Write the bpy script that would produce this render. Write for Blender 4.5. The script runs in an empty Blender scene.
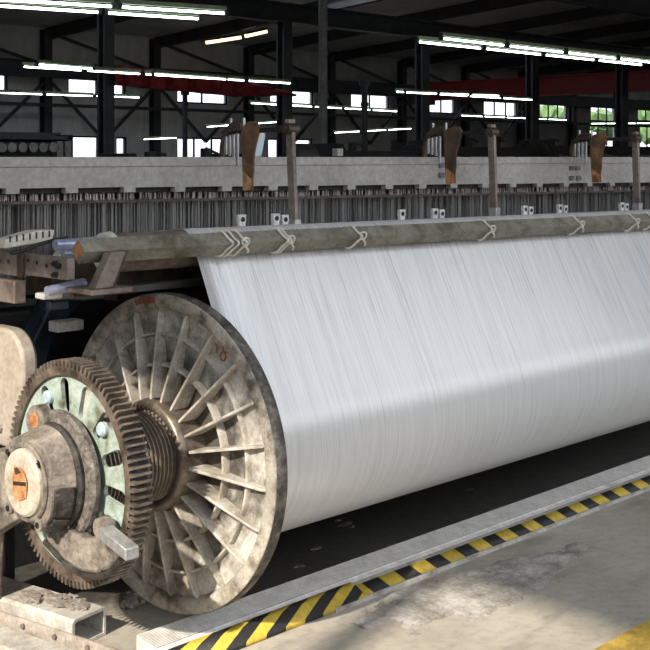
import bpy, bmesh, math, random
from mathutils import Vector, Matrix
random.seed(7)
C = bpy.context.scene
COL = C.collection
PI = math.pi

# ------------------------------------------------------------------ camera frame
FPX, HY, VX, CX = 1180.0, 157.0, 1500.0, 325.0
AN = math.atan((VX - CX) / FPX)
S_, K_ = math.sin(AN), math.cos(AN)
CAM = (-2.294, -2.996, 1.483)

def at(x, y, ax, c):
    """point where the sight line of a photo pixel meets the plane ax = c"""
    u = (x - CX) / FPX
    d = (S_ * u + K_, -K_ * u + S_, (HY - y) / FPX)
    i = 'XYZ'.index(ax)
    t = (c - CAM[i]) / d[i]
    return Vector([CAM[k] + t * d[k] for k in range(3)])

# ------------------------------------------------------------------ materials
def new_mat(name):
    m = bpy.data.materials.new(name); m.use_nodes = True
    nt = m.node_tree
    return m, nt, nt.nodes['Principled BSDF']

def rgba(c): return (c[0], c[1], c[2], 1.0)

def ramp(nt, fac, stops):
    r = nt.nodes.new('ShaderNodeValToRGB')
    e = r.color_ramp.elements
    e[0].position, e[0].color = stops[0][0], rgba(stops[0][1])
    e[1].position, e[1].color = stops[-1][0], rgba(stops[-1][1])
    for p, c in stops[1:-1]:
        n = e.new(p); n.color = rgba(c)
    nt.links.new(fac, r.inputs[0])
    return r.outputs[0]

def noise(nt, scale, detail=4, rough=.6, mapping=None, coord='Object', dist=0.0):
    tc = nt.nodes.new('ShaderNodeTexCoord')
    n = nt.nodes.new('ShaderNodeTexNoise')
    n.inputs['Scale'].default_value = scale
    n.inputs['Detail'].default_value = detail
    n.inputs['Roughness'].default_value = rough
    n.inputs['Distortion'].default_value = dist
    if coord == 'World':
        src = nt.nodes.new('ShaderNodeNewGeometry').outputs['Position']
    else:
        src = tc.outputs[coord]
    if mapping:
        mp = nt.nodes.new('ShaderNodeMapping'); mp.inputs['Scale'].default_value = mapping
        nt.links.new(src, mp.inputs[0]); src = mp.outputs[0]
    nt.links.new(src, n.inputs['Vector'])
    return n.outputs['Fac']

def mixc(nt, fac, a, b, mode='MIX'):
    n = nt.nodes.new('ShaderNodeMix'); n.data_type = 'RGBA'; n.blend_type = mode
    for sock, v in ((n.inputs[0], fac), (n.inputs[6], a), (n.inputs[7], b)):
        if isinstance(v, (int, float)): sock.default_value = v
        elif isinstance(v, tuple): sock.default_value = rgba(v)
        else: nt.links.new(v, sock)
    return n.outputs[2]

def math_n(nt, op, a, b=0.0):
    n = nt.nodes.new('ShaderNodeMath'); n.operation = op
    for sock, v in ((n.inputs[0], a), (n.inputs[1], b)):
        if isinstance(v, (int, float)): sock.default_value = v
        else: nt.links.new(v, sock)
    return n.outputs[0]

def bump(nt, b, h, strength=.3, dist=.004):
    n = nt.nodes.new('ShaderNodeBump')
    n.inputs['Strength'].default_value = strength; n.inputs['Distance'].default_value = dist
    nt.links.new(h, n.inputs['Height']); nt.links.new(n.outputs[0], b.inputs['Normal'])

def worn(name, c1, c2, c3=None, scale=8, rough=.6, metal=0.0, bmp=.25, fine=60, lo=.35, hi=.68, coord='World', spec=.4):
    m, nt, b = new_mat(name)
    n1 = noise(nt, scale, 6, .65, coord=coord)
    st = [(lo, c1), (hi, c2)] if c3 is None else [(lo, c1), ((lo + hi) / 2, c2), (hi, c3)]
    col = ramp(nt, n1, st)
    n2 = noise(nt, fine, 4, .7, coord=coord)
    g = ramp(nt, n2, [(.3, (.72, .72, .72)), (.7, (1.15, 1.15, 1.15))])
    nt.links.new(mixc(nt, 1.0, col, g, 'MULTIPLY'), b.inputs['Base Color'])
    b.inputs['Roughness'].default_value = rough
    b.inputs['Metallic'].default_value = metal
    b.inputs['Specular IOR Level'].default_value = spec
    if bmp: bump(nt, b, n2, bmp)
    return m

def emit(name, c, s):
    m, nt, b = new_mat(name)
    b.inputs['Base Color'].default_value = rgba(c)
    b.inputs['Emission Color'].default_value = rgba(c)
    b.inputs['Emission Strength'].default_value = s
    return m

M = {}
M['flange'] = worn('cast_grey', (.17, .15, .13), (.50, .475, .43), (.70, .68, .63), 9, .55, .05, .35, 70)
M['flange_rim'] = worn('cast_rim', (.16, .13, .10), (.48, .44, .375), (.64, .60, .53), 14, .5, .1, .3, 90)
M['rim_edge'] = worn('rim_outer', (.035, .03, .028), (.13, .115, .10), (.30, .27, .24), 22, .6, .2, .4, 120)
M['ribs'] = worn('cast_rib', (.30, .26, .215), (.52, .48, .42), (.70, .66, .60), 11, .5, .1, .25, 80)
M['hub'] = worn('hub_steel', (.09, .07, .055), (.20, .165, .135), (.34, .30, .26), 12, .42, .55, .2, 80)
M['thread'] = worn('thread_steel', (.16, .13, .10), (.32, .27, .22), None, 14, .4, .35, .1, 60)
M['teeth'] = worn('gear_steel', (.06, .045, .036), (.17, .135, .105), (.27, .22, .18), 16, .5, .3, .25, 90)
M['mint'] = worn('mint_paint', (.15, .15, .10), (.33, .40, .34), (.44, .52, .47), 13, .5, 0, .25, 60, .34, .6)
M['mintbolt'] = worn('mint_bolt', (.36, .45, .50), (.50, .60, .66), None, 20, .45, 0, .15, 60)
M['housing'] = worn('dusty_grease', (.05, .042, .035), (.22, .19, .16), (.38, .335, .29), 13, .8, 0, 1.0, 95, .32, .66)
M['gritty'] = worn('gritty_grease', (.035, .03, .026), (.15, .132, .117), (.32, .285, .255), 40, .85, 0, 1.0, 150, .3, .68)
M['grease'] = worn('black_grease', (.012, .011, .010), (.05, .045, .04), (.16, .145, .13), 22, .45, 0, 1.0, 110, .35, .75)
M['cap'] = worn('ivory_cap', (.38, .32, .24), (.55, .49, .40), (.62, .57, .48), 12, .55, 0, .12, 60)
M['rust'] = worn('rust_orange', (.24, .09, .03), (.52, .24, .10), (.62, .36, .20), 25, .7, 0, .4, 120)
M['guard'] = worn('beige_guard', (.40, .345, .28), (.50, .44, .37), None, 6, .55, 0, .1, 50)
M['brown'] = worn('brown_steel', (.13, .10, .085), (.23, .185, .16), (.30, .25, .22), 9, .5, .2, .2, 60)
M['brown_dk'] = worn('dark_brown_steel', (.05, .038, .03), (.12, .09, .07), None, 12, .5, .3, .2, 60)
M['paddle'] = worn('rusty_blade', (.06, .045, .035), (.17, .105, .06), (.36, .20, .09), 7, .55, .3, .2, 60, .3, .7)
M['tube'] = worn('olive_tube', (.13, .115, .08), (.235, .225, .18), (.31, .30, .25), 10, .55, .1, .2, 60)
M['greybeam'] = worn('grey_paint', (.29, .275, .25), (.37, .352, .325), (.41, .39, .365), 3, .6, 0, .05, 40)
M['steel'] = worn('bright_steel', (.42, .42, .42), (.62, .62, .62), None, 14, .35, .6, .1, 60)
M['bluesteel'] = worn('blue_steel', (.34, .36, .52), (.50, .53, .70), None, 9, .3, .35, .05, 40)
M['cream'] = worn('cream_plastic', (.55, .52, .44), (.70, .68, .60), None, 8, .5, 0, .05, 40)
M['blue'] = worn('blue_paint', (.008, .013, .024), (.018, .030, .052), (.04, .06, .085), 9, .5, 0, .3, 60)
M['black'] = worn('black_iron', (.012, .012, .012), (.03, .029, .028), None, 6, .6, .1, .2, 40)
M['dark'] = worn('dark_steel', (.012, .012, .013), (.028, .028, .029), None, 2, .7, 0, .05, 20)
M['hallbeam'] = worn('hall_column_paint', (.02, .021, .023), (.042, .043, .046), None, 2, .6, 0, .05, 20)
M['pipegrey'] = worn('grey_pipe', (.08, .08, .08), (.15, .15, .15), None, 4, .6, 0, .05, 20)
M['rope'] = worn('white_rope', (.62, .58, .52), (.80, .77, .72), None, 60, .9, 0, .5, 300)
M['clip'] = worn('white_clip', (.55, .54, .52), (.74, .73, .71), None, 30, .5, 0, .1, 80)
M['chan'] = worn('pale_channel', (.34, .31, .27), (.56, .53, .48), (.66, .63, .58), 9, .6, .1, .2, 70)
M['angle'] = worn('dusty_angle', (.26, .21, .17), (.42, .37, .32), (.52, .47, .42), 10, .65, .1, .25, 70)
M['lint'] = worn('lint', (.22, .18, .15), (.42, .37, .33), None, 60, .95, 0, 1.0, 200)
M['step'] = worn('aluminium_tread', (.62, .585, .54), (.82, .785, .74), (.86, .83, .79), 7, .5, 0, .1, 25, .3, .6)
M['steplip'] = worn('aluminium_lip', (.36, .335, .305), (.54, .51, .47), None, 12, .5, .1, .1, 60)
M['red'] = worn('red_paint', (.16, .012, .012), (.24, .02, .02), None, 3, .6, 0, .05, 20)
M['redcloth'] = worn('red_cloth', (.15, .01, .012), (.27, .022, .025), None, 4, .9, 0, .1, 30)
M['redmark'] = worn('red_mark', (.30, .09, .06), (.42, .14, .10), None, 40, .8, 0, .1, 90)
M['spool'] = worn('spool_grey', (.16, .16, .15), (.30, .30, .29), None, 20, .5, .2, .1, 40)
M['tubeglow'] = emit('fluorescent_glow', (.86, 1.0, .95), 11.0)
M['skylight'] = emit('warm_lamp_glow', (1.0, .80, .48), 2.2)
M['screen'] = emit('screen_glow', (.30, .36, .42), .5)
M['batten'] = worn('lamp_batten', (.10, .13, .08), (.16, .20, .12), None, 6, .5, 0, .05, 20)
M['leaf'] = worn('tree_leaf', (.10, .20, .05), (.25, .38, .14), None, 3, .8, 0, .3, 8)

def mat_web():
    m = M['flange'].copy(); m.name = 'cast_grey_greased'; nt = m.node_tree; b = nt.nodes['Principled BSDF']
    src = b.inputs['Base Color'].links[0].from_socket
    sx = nt.nodes.new('ShaderNodeSeparateXYZ'); nt.links.new(nt.nodes.new('ShaderNodeNewGeometry').outputs['Position'], sx.inputs[0])
    dz = math_n(nt, 'SUBTRACT', sx.outputs[2], .55)
    r = math_n(nt, 'SQRT', math_n(nt, 'ADD', math_n(nt, 'MULTIPLY', sx.outputs[1], sx.outputs[1]), math_n(nt, 'MULTIPLY', dz, dz)))
    n = noise(nt, 14, 6, .7, coord='World')
    r2 = math_n(nt, 'ADD', r, math_n(nt, 'MULTIPLY', math_n(nt, 'SUBTRACT', n, .5), .42))
    mr = nt.nodes.new('ShaderNodeMapRange'); mr.inputs[1].default_value = .41; mr.inputs[2].default_value = .27; mr.inputs[4].default_value = .9
    nt.links.new(r2, mr.inputs[0])
    nt.links.new(mixc(nt, mr.outputs[0], src, (.045, .038, .032)), b.inputs['Base Color'])
    return m
M['web'] = mat_web()

def mat_wall():
    m, nt, b = new_mat('old_grey_plaster')
    n1 = noise(nt, .5, 6, .65, coord='World'); n2 = noise(nt, 3, 5, .7, coord='World', mapping=(1, 1, .3))
    c = ramp(nt, n1, [(.3, (.40, .395, .38)), (.7, (.62, .605, .58))])
    g = ramp(nt, n2, [(.3, (.75, .75, .75)), (.7, (1.1, 1.1, 1.1))])
    nt.links.new(mixc(nt, 1.0, c, g, 'MULTIPLY'), b.inputs['Base Color']); b.inputs['Roughness'].default_value = .9
    return m
M['wall'] = mat_wall()
M['roof'] = worn('roof_sheet', (.36, .35, .33), (.52, .505, .48), None, .7, .8, 0, .05, 6)

def mat_floor():
    m, nt, b = new_mat('worn_concrete')
    pos = nt.nodes.new('ShaderNodeNewGeometry').outputs['Position']
    n1 = noise(nt, 1.6, 7, .65, coord='World'); n2 = noise(nt, 26, 6, .7, coord='World'); n3 = noise(nt, 5, 5, .6, coord='World', mapping=(.5, 2.0, 1))
    c = ramp(nt, n1, [(.28, (.30, .265, .215)), (.5, (.42, .38, .32)), (.72, (.52, .48, .415))])
    g = ramp(nt, n2, [(.3, (.78, .77, .76)), (.5, (1, 1, 1)), (.75, (1.12, 1.12, 1.12))])
    c = mixc(nt, 1.0, c, g, 'MULTIPLY')
    st = ramp(nt, n3, [(.55, (0, 0, 0)), (.75, (.55, .55, .55))])
    c = mixc(nt, st, c, (.15, .13, .11))
    # floor beneath the loom and beam darkened by oily grime and painted-in shade
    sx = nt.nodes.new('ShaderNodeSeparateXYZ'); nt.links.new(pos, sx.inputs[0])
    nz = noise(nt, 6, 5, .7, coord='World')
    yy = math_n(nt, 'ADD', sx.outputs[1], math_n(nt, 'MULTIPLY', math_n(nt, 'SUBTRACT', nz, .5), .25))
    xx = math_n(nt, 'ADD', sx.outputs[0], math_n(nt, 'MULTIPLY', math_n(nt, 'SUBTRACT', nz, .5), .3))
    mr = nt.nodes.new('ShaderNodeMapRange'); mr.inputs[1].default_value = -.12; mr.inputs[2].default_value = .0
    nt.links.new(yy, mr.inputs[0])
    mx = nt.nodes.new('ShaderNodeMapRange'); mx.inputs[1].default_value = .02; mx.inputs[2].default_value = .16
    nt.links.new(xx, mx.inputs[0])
    oil_shade = math_n(nt, 'MULTIPLY', math_n(nt, 'MULTIPLY', mr.outputs[0], mx.outputs[0]), .93)
    m2 = nt.nodes.new('ShaderNodeMapRange'); m2.inputs[1].default_value = .16; m2.inputs[2].default_value = .34  # shade painted into the floor farther back, under the gear
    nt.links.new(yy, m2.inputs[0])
    oil_shade = math_n(nt, 'MAXIMUM', oil_shade, math_n(nt, 'MULTIPLY', m2.outputs[0], .93))
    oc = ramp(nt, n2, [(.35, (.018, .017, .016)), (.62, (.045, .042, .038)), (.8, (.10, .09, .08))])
    c = mixc(nt, oil_shade, c, oc)
    nt.links.new(c, b.inputs['Base Color'])
    rr = ramp(nt, n1, [(.3, (.42, .42, .42)), (.7, (.68, .68, .68))]); nt.links.new(rr, b.inputs['Roughness'])
    bump(nt, b, n2, .25, .003)
    return m
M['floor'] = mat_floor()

def mat_patch():
    m, nt, b = new_mat('cement_patch')
    n1 = noise(nt, 7, 7, .7, coord='World'); n2 = noise(nt, 70, 5, .75, coord='World')
    c = ramp(nt, n1, [(.32, (.20, .175, .15)), (.5, (.40, .37, .33)), (.68, (.64, .61, .57))])
    g = ramp(nt, n2, [(.3, (.65, .65, .65)), (.6, (1.05, 1.05, 1.05)), (.8, (1.35, 1.35, 1.35))])
    nt.links.new(mixc(nt, 1.0, c, g, 'MULTIPLY'), b.inputs['Base Color']); b.inputs['Roughness'].default_value = .9
    bump(nt, b, n2, .8, .006)
    return m
M['patch'] = mat_patch()
M['yellowpaint'] = worn('yellow_floor_paint', (.30, .20, .05), (.52, .35, .06), (.60, .41, .07), 9, .6, 0, .2, 60)

def mat_tape(name, pitch, slant, phase=0.0):
    m, nt, b = new_mat(name)
    pos = nt.nodes.new('ShaderNodeNewGeometry').outputs['Position']
    sx = nt.nodes.new('ShaderNodeSeparateXYZ'); nt.links.new(pos, sx.inputs[0])
    v = math_n(nt, 'ADD', sx.outputs[0], math_n(nt, 'MULTIPLY', sx.outputs[1], slant))
    v = math_n(nt, 'FRACT', math_n(nt, 'ADD', math_n(nt, 'DIVIDE', v, pitch), phase + 10))
    f = math_n(nt, 'GREATER_THAN', v, .5)
    n2 = noise(nt, 30, 5, .7, coord='World')
    y = ramp(nt, n2, [(.3, (.42, .29, .04)), (.55, (.66, .47, .05)), (.8, (.70, .55, .14))])
    k = ramp(nt, n2, [(.3, (.010, .010, .010)), (.62, (.022, .021, .020)), (.82, (.12, .11, .09))])
    nt.links.new(mixc(nt, f, y, k), b.inputs['Base Color']); b.inputs['Roughness'].default_value = .55
    return m
M['tape_sq'] = mat_tape('hazard_tape_blocks', .166, .35, .30)
M['tape_dg'] = mat_tape('hazard_tape_slanted', .165, -2.4, .1)

def mat_yarn():
    m, nt, b = new_mat('white_warp_yarn')
    geo = nt.nodes.new('ShaderNodeNewGeometry')
    # threads: fine streaks that run round the beam and up the sheet, slow along the thread
    n1 = noise(nt, 1.0, 3, .7, coord='World', mapping=(420, 3.5, 3.5))
    n2 = noise(nt, 1.0, 4, .75, coord='World', mapping=(130, 2.2, 2.2))
    n3 = noise(nt, 1.0, 2, .5, coord='World', mapping=(2.0, 1.5, 1.5))
    c = ramp(nt, n1, [(.30, (.50, .50, .51)), (.5, (.68, .68, .675)), (.75, (.75, .745, .735))])
    g = ramp(nt, n2, [(.28, (.40, .40, .46)), (.41, (.87, .87, .90)), (.62, (1.05, 1.05, 1.04))])
    sz = nt.nodes.new('ShaderNodeSeparateXYZ'); nt.links.new(geo.outputs['Position'], sz.inputs[0])
    mz = nt.nodes.new('ShaderNodeMapRange'); mz.inputs[1].default_value = .55; mz.inputs[2].default_value = .95; mz.inputs[3].default_value = .35
    nt.links.new(sz.outputs[2], mz.inputs[0])        # tightly wound threads lie closer than the open sheet
    c = mixc(nt, mz.outputs[0], c, g, 'MULTIPLY')
    nt.links.new(c, b.inputs['Base Color'])
    b.inputs['Roughness'].default_value = .27
    tg = nt.nodes.new('ShaderNodeTangent'); tg.direction_type = 'RADIAL'; tg.axis = 'X'; nt.links.new(tg.outputs[0], b.inputs['Tangent']); b.inputs['Anisotropic'].default_value = .5
    b.inputs['Specular IOR Level'].default_value = 1.0; b.inputs['IOR'].default_value = 1.85
    b.inputs['Sheen Weight'].default_value = .15
    bump(nt, b, n1, .10, .0006)
    return m
M['yarn'] = mat_yarn()

def mat_sheet():
    m = M['yarn'].copy(); m.name = 'white_warp_sheet'
    nt = m.node_tree; b = nt.nodes['Principled BSDF']; out = nt.nodes['Material Output']
    # gaps between the threads, wider high up where the sheet opens
    n = noise(nt, 1.0, 3, .8, coord='World', mapping=(230, 1.6, 1.6))
    sx = nt.nodes.new('ShaderNodeSeparateXYZ'); nt.links.new(nt.nodes.new('ShaderNodeNewGeometry').outputs['Position'], sx.inputs[0])
    mr = nt.nodes.new('ShaderNodeMapRange'); mr.inputs[1].default_value = .72; mr.inputs[2].default_value = 1.2
    mr.inputs[3].default_value = .20; mr.inputs[4].default_value = .45
    nt.links.new(sx.outputs[2], mr.inputs[0])
    d = math_n(nt, 'SUBTRACT', mr.outputs[0], n)
    a = nt.nodes.new('ShaderNodeMapRange'); a.inputs[1].default_value = 0; a.inputs[2].default_value = .08
    a.inputs[3].default_value = 0; a.inputs[4].default_value = .75
    nt.links.new(d, a.inputs[0])
    tr = nt.nodes.new('ShaderNodeBsdfTransparent'); mx = nt.nodes.new('ShaderNodeMixShader')
    nt.links.new(a.outputs[0], mx.inputs[0]); nt.links.new(b.outputs[0], mx.inputs[1]); nt.links.new(tr.outputs[0], mx.inputs[2])
    nt.links.new(mx.outputs[0], out.inputs['Surface'])
    return m
M['sheet'] = mat_sheet()

def mat_wire():
    m, nt, b = new_mat('heald_wire')
    n = noise(nt, 1.0, 4, .8, coord='World', mapping=(160, 30, 5))
    c = ramp(nt, n, [(.3, (.16, .155, .15)), (.52, (.25, .245, .235)), (.75, (.42, .41, .39))])
    nt.links.new(c, b.inputs['Base Color']); b.inputs['Roughness'].default_value = .45; b.inputs['Metallic'].default_value = .4
    return m
M['wire'] = mat_wire()
M['dropper'] = worn('dropper_steel', (.24, .19, .18), (.48, .42, .40), (.66, .60, .57), 120, .5, .3, 0, 200)

def mat_glass():
    m, nt, b = new_mat('dusty_window_glass')
    out = nt.nodes['Material Output']
    tr = nt.nodes.new('ShaderNodeBsdfTransparent'); tr.inputs[0].default_value = (.93, .95, 1, 1)
    mx = nt.nodes.new('ShaderNodeMixShader'); mx.inputs[0].default_value = .12
    b.inputs['Base Color'].default_value = (.6, .62, .68, 1); b.inputs['Roughness'].default_value = .2
    nt.links.new(tr.outputs[0], mx.inputs[1]); nt.links.new(b.outputs[0], mx.inputs[2])
    nt.links.new(mx.outputs[0], out.inputs['Surface'])
    return m
M['glass'] = mat_glass()

# ------------------------------------------------------------------ mesh helpers
def BM(): return bmesh.new()

def box(bm, lo, hi):
    v = [bm.verts.new((x, y, z)) for x in (lo[0], hi[0]) for y in (lo[1], hi[1]) for z in (lo[2], hi[2])]
    for f in ((0, 1, 3, 2), (4, 6, 7, 5), (0, 4, 5, 1), (2, 3, 7, 6), (0, 2, 6, 4), (1, 5, 7, 3)):
        bm.faces.new([v[i] for i in f])
    return bm

def lathe(bm, prof, n=48, cy=0.0, cz=0.0, closed=False, a0=0.0, a1=2 * PI):
    """prof: (x, r) list turned about the X axis through (cy, cz)"""
    full = abs(a1 - a0 - 2 * PI) < 1e-6
    k = n if full else n + 1
    rings = []
    for x, r in prof:
        rings.append([bm.verts.new((x, cy + r * math.cos(a0 + (a1 - a0) * i / n), cz + r * math.sin(a0 + (a1 - a0) * i / n))) for i in range(k)] if r > 1e-6 else [bm.verts.new((x, cy, cz))])
    pairs = list(zip(rings, rings[1:])) + ([(rings[-1], rings[0])] if closed else [])
    for A, B in pairs:
        for i in range(n):
            j = (i + 1) % k
            if len(A) == 1 and len(B) == 1: continue
            if len(A) == 1: bm.faces.new((A[0], B[i], B[j]))
            elif len(B) == 1: bm.faces.new((A[i], B[0], A[j]))
            else: bm.faces.new((A[i], B[i], B[j], A[j]))
    return bm

def frame_of(d):
    d = d.normalized(); u = Vector((0, 0, 1)) if abs(d.z) < .95 else Vector((0, 1, 0))
    s = d.cross(u).normalized(); return s, s.cross(d).normalized()

def rod(bm, p0, p1, r, n=12, r1=None):
    p0, p1 = Vector(p0), Vector(p1); s, u = frame_of(p1 - p0); r1 = r if r1 is None else r1
    A = [bm.verts.new(p0 + r * (s * math.cos(2 * PI * i / n) + u * math.sin(2 * PI * i / n))) for i in range(n)]
    B = [bm.verts.new(p1 + r1 * (s * math.cos(2 * PI * i / n) + u * math.sin(2 * PI * i / n))) for i in range(n)]
    for i in range(n): bm.faces.new((A[i], A[(i + 1) % n], B[(i + 1) % n], B[i]))
    bm.faces.new(A[::-1]); bm.faces.new(B)
    return bm

def bar(bm, p0, p1, w, h, up=None):
    """rectangular bar, w across and h along 'up'"""
    p0, p1 = Vector(p0), Vector(p1); d = (p1 - p0).normalized()
    if up is None: s, u = frame_of(d)
    else: s = d.cross(Vector(up)).normalized(); u = s.cross(d).normalized()
    q = [(-w / 2, -h / 2), (w / 2, -h / 2), (w / 2, h / 2), (-w / 2, h / 2)]
    A = [bm.verts.new(p0 + s * a + u * b) for a, b in q]; B = [bm.verts.new(p1 + s * a + u * b) for a, b in q]
    for i in range(4): bm.faces.new((A[i], A[(i + 1) % 4], B[(i + 1) % 4], B[i]))
    bm.faces.new(A[::-1]); bm.faces.new(B)
    return bm

def prism(bm, poly, ax, a0, a1):
    """polygon of 2-D points extruded along an axis; X: (y,z), Y: (x,z), Z: (x,y)"""
    def P(p, t): return {'X': (t, p[0], p[1]), 'Y': (p[0], t, p[1]), 'Z': (p[0], p[1], t)}[ax]
    A = [bm.verts.new(P(p, a0)) for p in poly]; B = [bm.verts.new(P(p, a1)) for p in poly]
    n = len(poly)
    for i in range(n): bm.faces.new((A[i], A[(i + 1) % n], B[(i + 1) % n], B[i]))
    bm.faces.new(A[::-1]); bm.faces.new(B)
    return bm

def pipe(bm, pts, r, n=8, closed=False):
    pts = [Vector(p) for p in pts]; rings = []
    m = len(pts)
    for i, p in enumerate(pts):
        d = pts[(i + 1) % m] - pts[i - 1] if closed else pts[min(i + 1, m - 1)] - pts[max(i - 1, 0)]
        s, u = frame_of(d)
        rings.append([bm.verts.new(p + r * (s * math.cos(2 * PI * k / n) + u * math.sin(2 * PI * k / n))) for k in range(n)])
    for i in range(m if closed else m - 1):
        A, B = rings[i], rings[(i + 1) % m]
        # match the closest start so the tube does not twist
        off = min(range(n), key=lambda o: (A[0].co - B[o].co).length)
        for k in range(n): bm.faces.new((A[k], A[(k + 1) % n], B[(k + 1 + off) % n], B[(k + off) % n]))
    if not closed:
        bm.faces.new(rings[0][::-1]); bm.faces.new(rings[-1])
    return bm

def smooth_path(pts, n=6):
    pts = [Vector(p) for p in pts]; out = []
    for i in range(len(pts) - 1):
        p0, p1, p2, p3 = pts[max(i - 1, 0)], pts[i], pts[i + 1], pts[min(i + 2, len(pts) - 1)]
        for k in range(n):
            t = k / n
            out.append(.5 * ((2 * p1) + (p2 - p0) * t + (2 * p0 - 5 * p1 + 4 * p2 - p3) * t * t + (3 * p1 - p0 - 3 * p2 + p3) * t ** 3))
    out.append(pts[-1]); return out

def blob(bm, c, rx, ry, rz, seed=0, amp=.25, sub=2):
    rnd = random.Random(seed)
    r = bmesh.ops.create_icosphere(bm, subdivisions=sub, radius=1.0)
    for v in r['verts']:
        k = 1 + amp * (rnd.random() - .5) * 2
        v.co = Vector((c[0] + v.co.x * rx * k, c[1] + v.co.y * ry * k, c[2] + v.co.z * rz * k))
    return bm

def obj(name, bm, mat, parent=None, bev=0.0, loc=None, sharp=35):
    bmesh.ops.recalc_face_normals(bm, faces=bm.faces[:])
    off = Vector(loc) if loc is not None else Vector((0, 0, 0))
    if parent is not None:
        p = parent
        while p is not None:
            off = off + p.location; p = p.parent
    for v in bm.verts: v.co -= off
    for f in bm.faces: f.smooth = True
    for e in bm.edges:
        if len(e.link_faces) == 2 and e.calc_face_angle(0) > math.radians(sharp): e.smooth = False
    me = bpy.data.meshes.new(name); bm.to_mesh(me); bm.free()
    me.materials.append(mat)
    o = bpy.data.objects.new(name, me); COL.objects.link(o)
    if loc is not None: o.location = loc
    if parent is not None: o.parent = parent
    if bev:
        b = o.modifiers.new('edge', 'BEVEL'); b.width = bev; b.segments = 2; b.limit_method = 'ANGLE'; b.angle_limit = math.radians(40)
    return o

def tag(o, label, cat, group=None, kind=None):
    o['label'] = label; o['category'] = cat
    if group: o['group'] = group
    if kind: o['kind'] = kind
    return o

def thing(name, label, cat, loc=(0, 0, 0), group=None):
    o = bpy.data.objects.new(name, None); COL.objects.link(o); o.location = loc; o.empty_display_size = .1
    return tag(o, label, cat, group)

def struct(name, bm, mat, parent=None, bev=0.0):
    o = obj(name, bm, mat, parent, bev)
    if parent is None: o['kind'] = 'structure'
    return o

def dup(root, delta, label=None):
    r = root.copy(); COL.objects.link(r); r.location = root.location + Vector(delta)
    if label: r['label'] = label
    for ch in list(root.children):
        c = ch.copy(); COL.objects.link(c); c.parent = r
        for g in list(ch.children):
            d = g.copy(); COL.objects.link(d); d.parent = c
    return r

# ------------------------------------------------------------------ hall shell
YW = 35.0                       # inner face of the far wall
XL, XR, YF = -4.6, 72.0, -6.5
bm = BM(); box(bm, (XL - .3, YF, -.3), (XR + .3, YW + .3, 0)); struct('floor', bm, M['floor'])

def eave(y): return 6.25 + .065 * (YW - y)
SK0, SK1 = 19.0, 25.5           # unseen roof opening added to bring daylight onto the far wall
bm = BM()
SKX = 26.0
for ya, yb, xa in ((YF - .3, SK0, XL - .3), (SK1, YW + .4, XL - .3), (SK0, SK1, SKX)): prism(bm, [(ya, eave(ya)), (yb, eave(yb)), (yb, eave(yb) + .15), (ya, eave(ya) + .15)], 'X', xa, XR + .3)
struct('ceiling', bm, M['roof'])

f = BM()
for k in range(13): bar(f, (XL + 2.55 * k, SK0, eave(SK0) + .05), (XL + 2.55 * k, SK1, eave(SK1) + .05), .08, .10, (0, 0, 1))
SKY = struct('window_19', f, M['dark'])  # frame of the added, unseen roof opening
g = BM(); prism(g, [(SK0, eave(SK0) + .11), (SK1, eave(SK1) + .11), (SK1, eave(SK1) + .12), (SK0, eave(SK0) + .12)], 'X', XL, SKX); obj('pane', g, M['glass'], SKY)  # pane of the added, unseen roof opening

def wall_grid(bm, a0, a1, z0, z1, holes, put):
    """rectangular wall of cells, leaving out the holes; put(a, z, a, z) adds one block"""
    xs = sorted({a0, a1, *[h[0] for h in holes], *[h[1] for h in holes]})
    zs = sorted({z0, z1, *[h[2] for h in holes], *[h[3] for h in holes]})
    for i in range(len(xs) - 1):
        j = 0
        while j < len(zs) - 1:
            def hole(jj):
                x, z = (xs[i] + xs[i + 1]) / 2, (zs[jj] + zs[jj + 1]) / 2
                return any(h[0] < x < h[1] and h[2] < z < h[3] for h in holes)
            if hole(j): j += 1; continue
            k = j
            while k + 1 < len(zs) - 1 and not hole(k + 1): k += 1
            put(xs[i], zs[j], xs[i + 1], zs[k + 1]); j = k + 1

def px_rect(x0, x1, y0, y1):
    a, b = at(x0, y1, 'Y', YW), at(x1, y0, 'Y', YW)
    return (a.x, b.x, a.z, b.z)

# upper row, then the low row that shows under the girders (pixel boxes measured on the photo)
WIN = [px_rect(*r) for r in ((-9, 8, 74, 93), (68, 99, 79, 95.5), (113, 126, 84, 97), (177, 228, 90, 103), (270, 314, 91, 107),
                             (351, 390, 95, 110), (428, 456, 98, 113), (484, 518, 102, 117), (540, 568, 104, 119), (591, 616, 107, 121), (638, 664, 101, 121))]
LOW = [px_rect(*r) for r in ((69, 100, 136, 165), (116, 127, 137, 165), (177, 230, 138, 165), (268, 313, 139, 165), (590, 617, 126, 150), (640, 664, 126, 150))]
bm = BM()
wall_grid(bm, XL - .3, XR + .3, 0, eave(YW), WIN + LOW, lambda a, z, b, w: box(bm, (a, YW, z), (b, YW + .3, w)))
struct('wall_back', bm, M['wall'])
for i, (a, b, z, w) in enumerate(WIN + LOW):
    f = BM(); t = .07
    box(f, (a, YW + .05, z), (b, YW + .13, z + t)); box(f, (a, YW + .05, w - t), (b, YW + .13, w))
    box(f, (a, YW + .05, z + t), (a + t, YW + .13, w - t)); box(f, (b - t, YW + .05, z + t), (b, YW + .13, w - t))
    n = max(1, round((b - a) / 1.1))
    for k in range(1, n):
        x = a + (b - a) * k / n; box(f, (x - .035, YW + .06, z + t), (x + .035, YW + .12, w - t))
    wo = struct('window_%d' % (i + 1), f, M['dark'])
    g = BM(); box(g, (a + t, YW + .085, z + t), (b - t, YW + .095, w - t)); obj('pane', g, M['glass'], wo)

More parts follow.
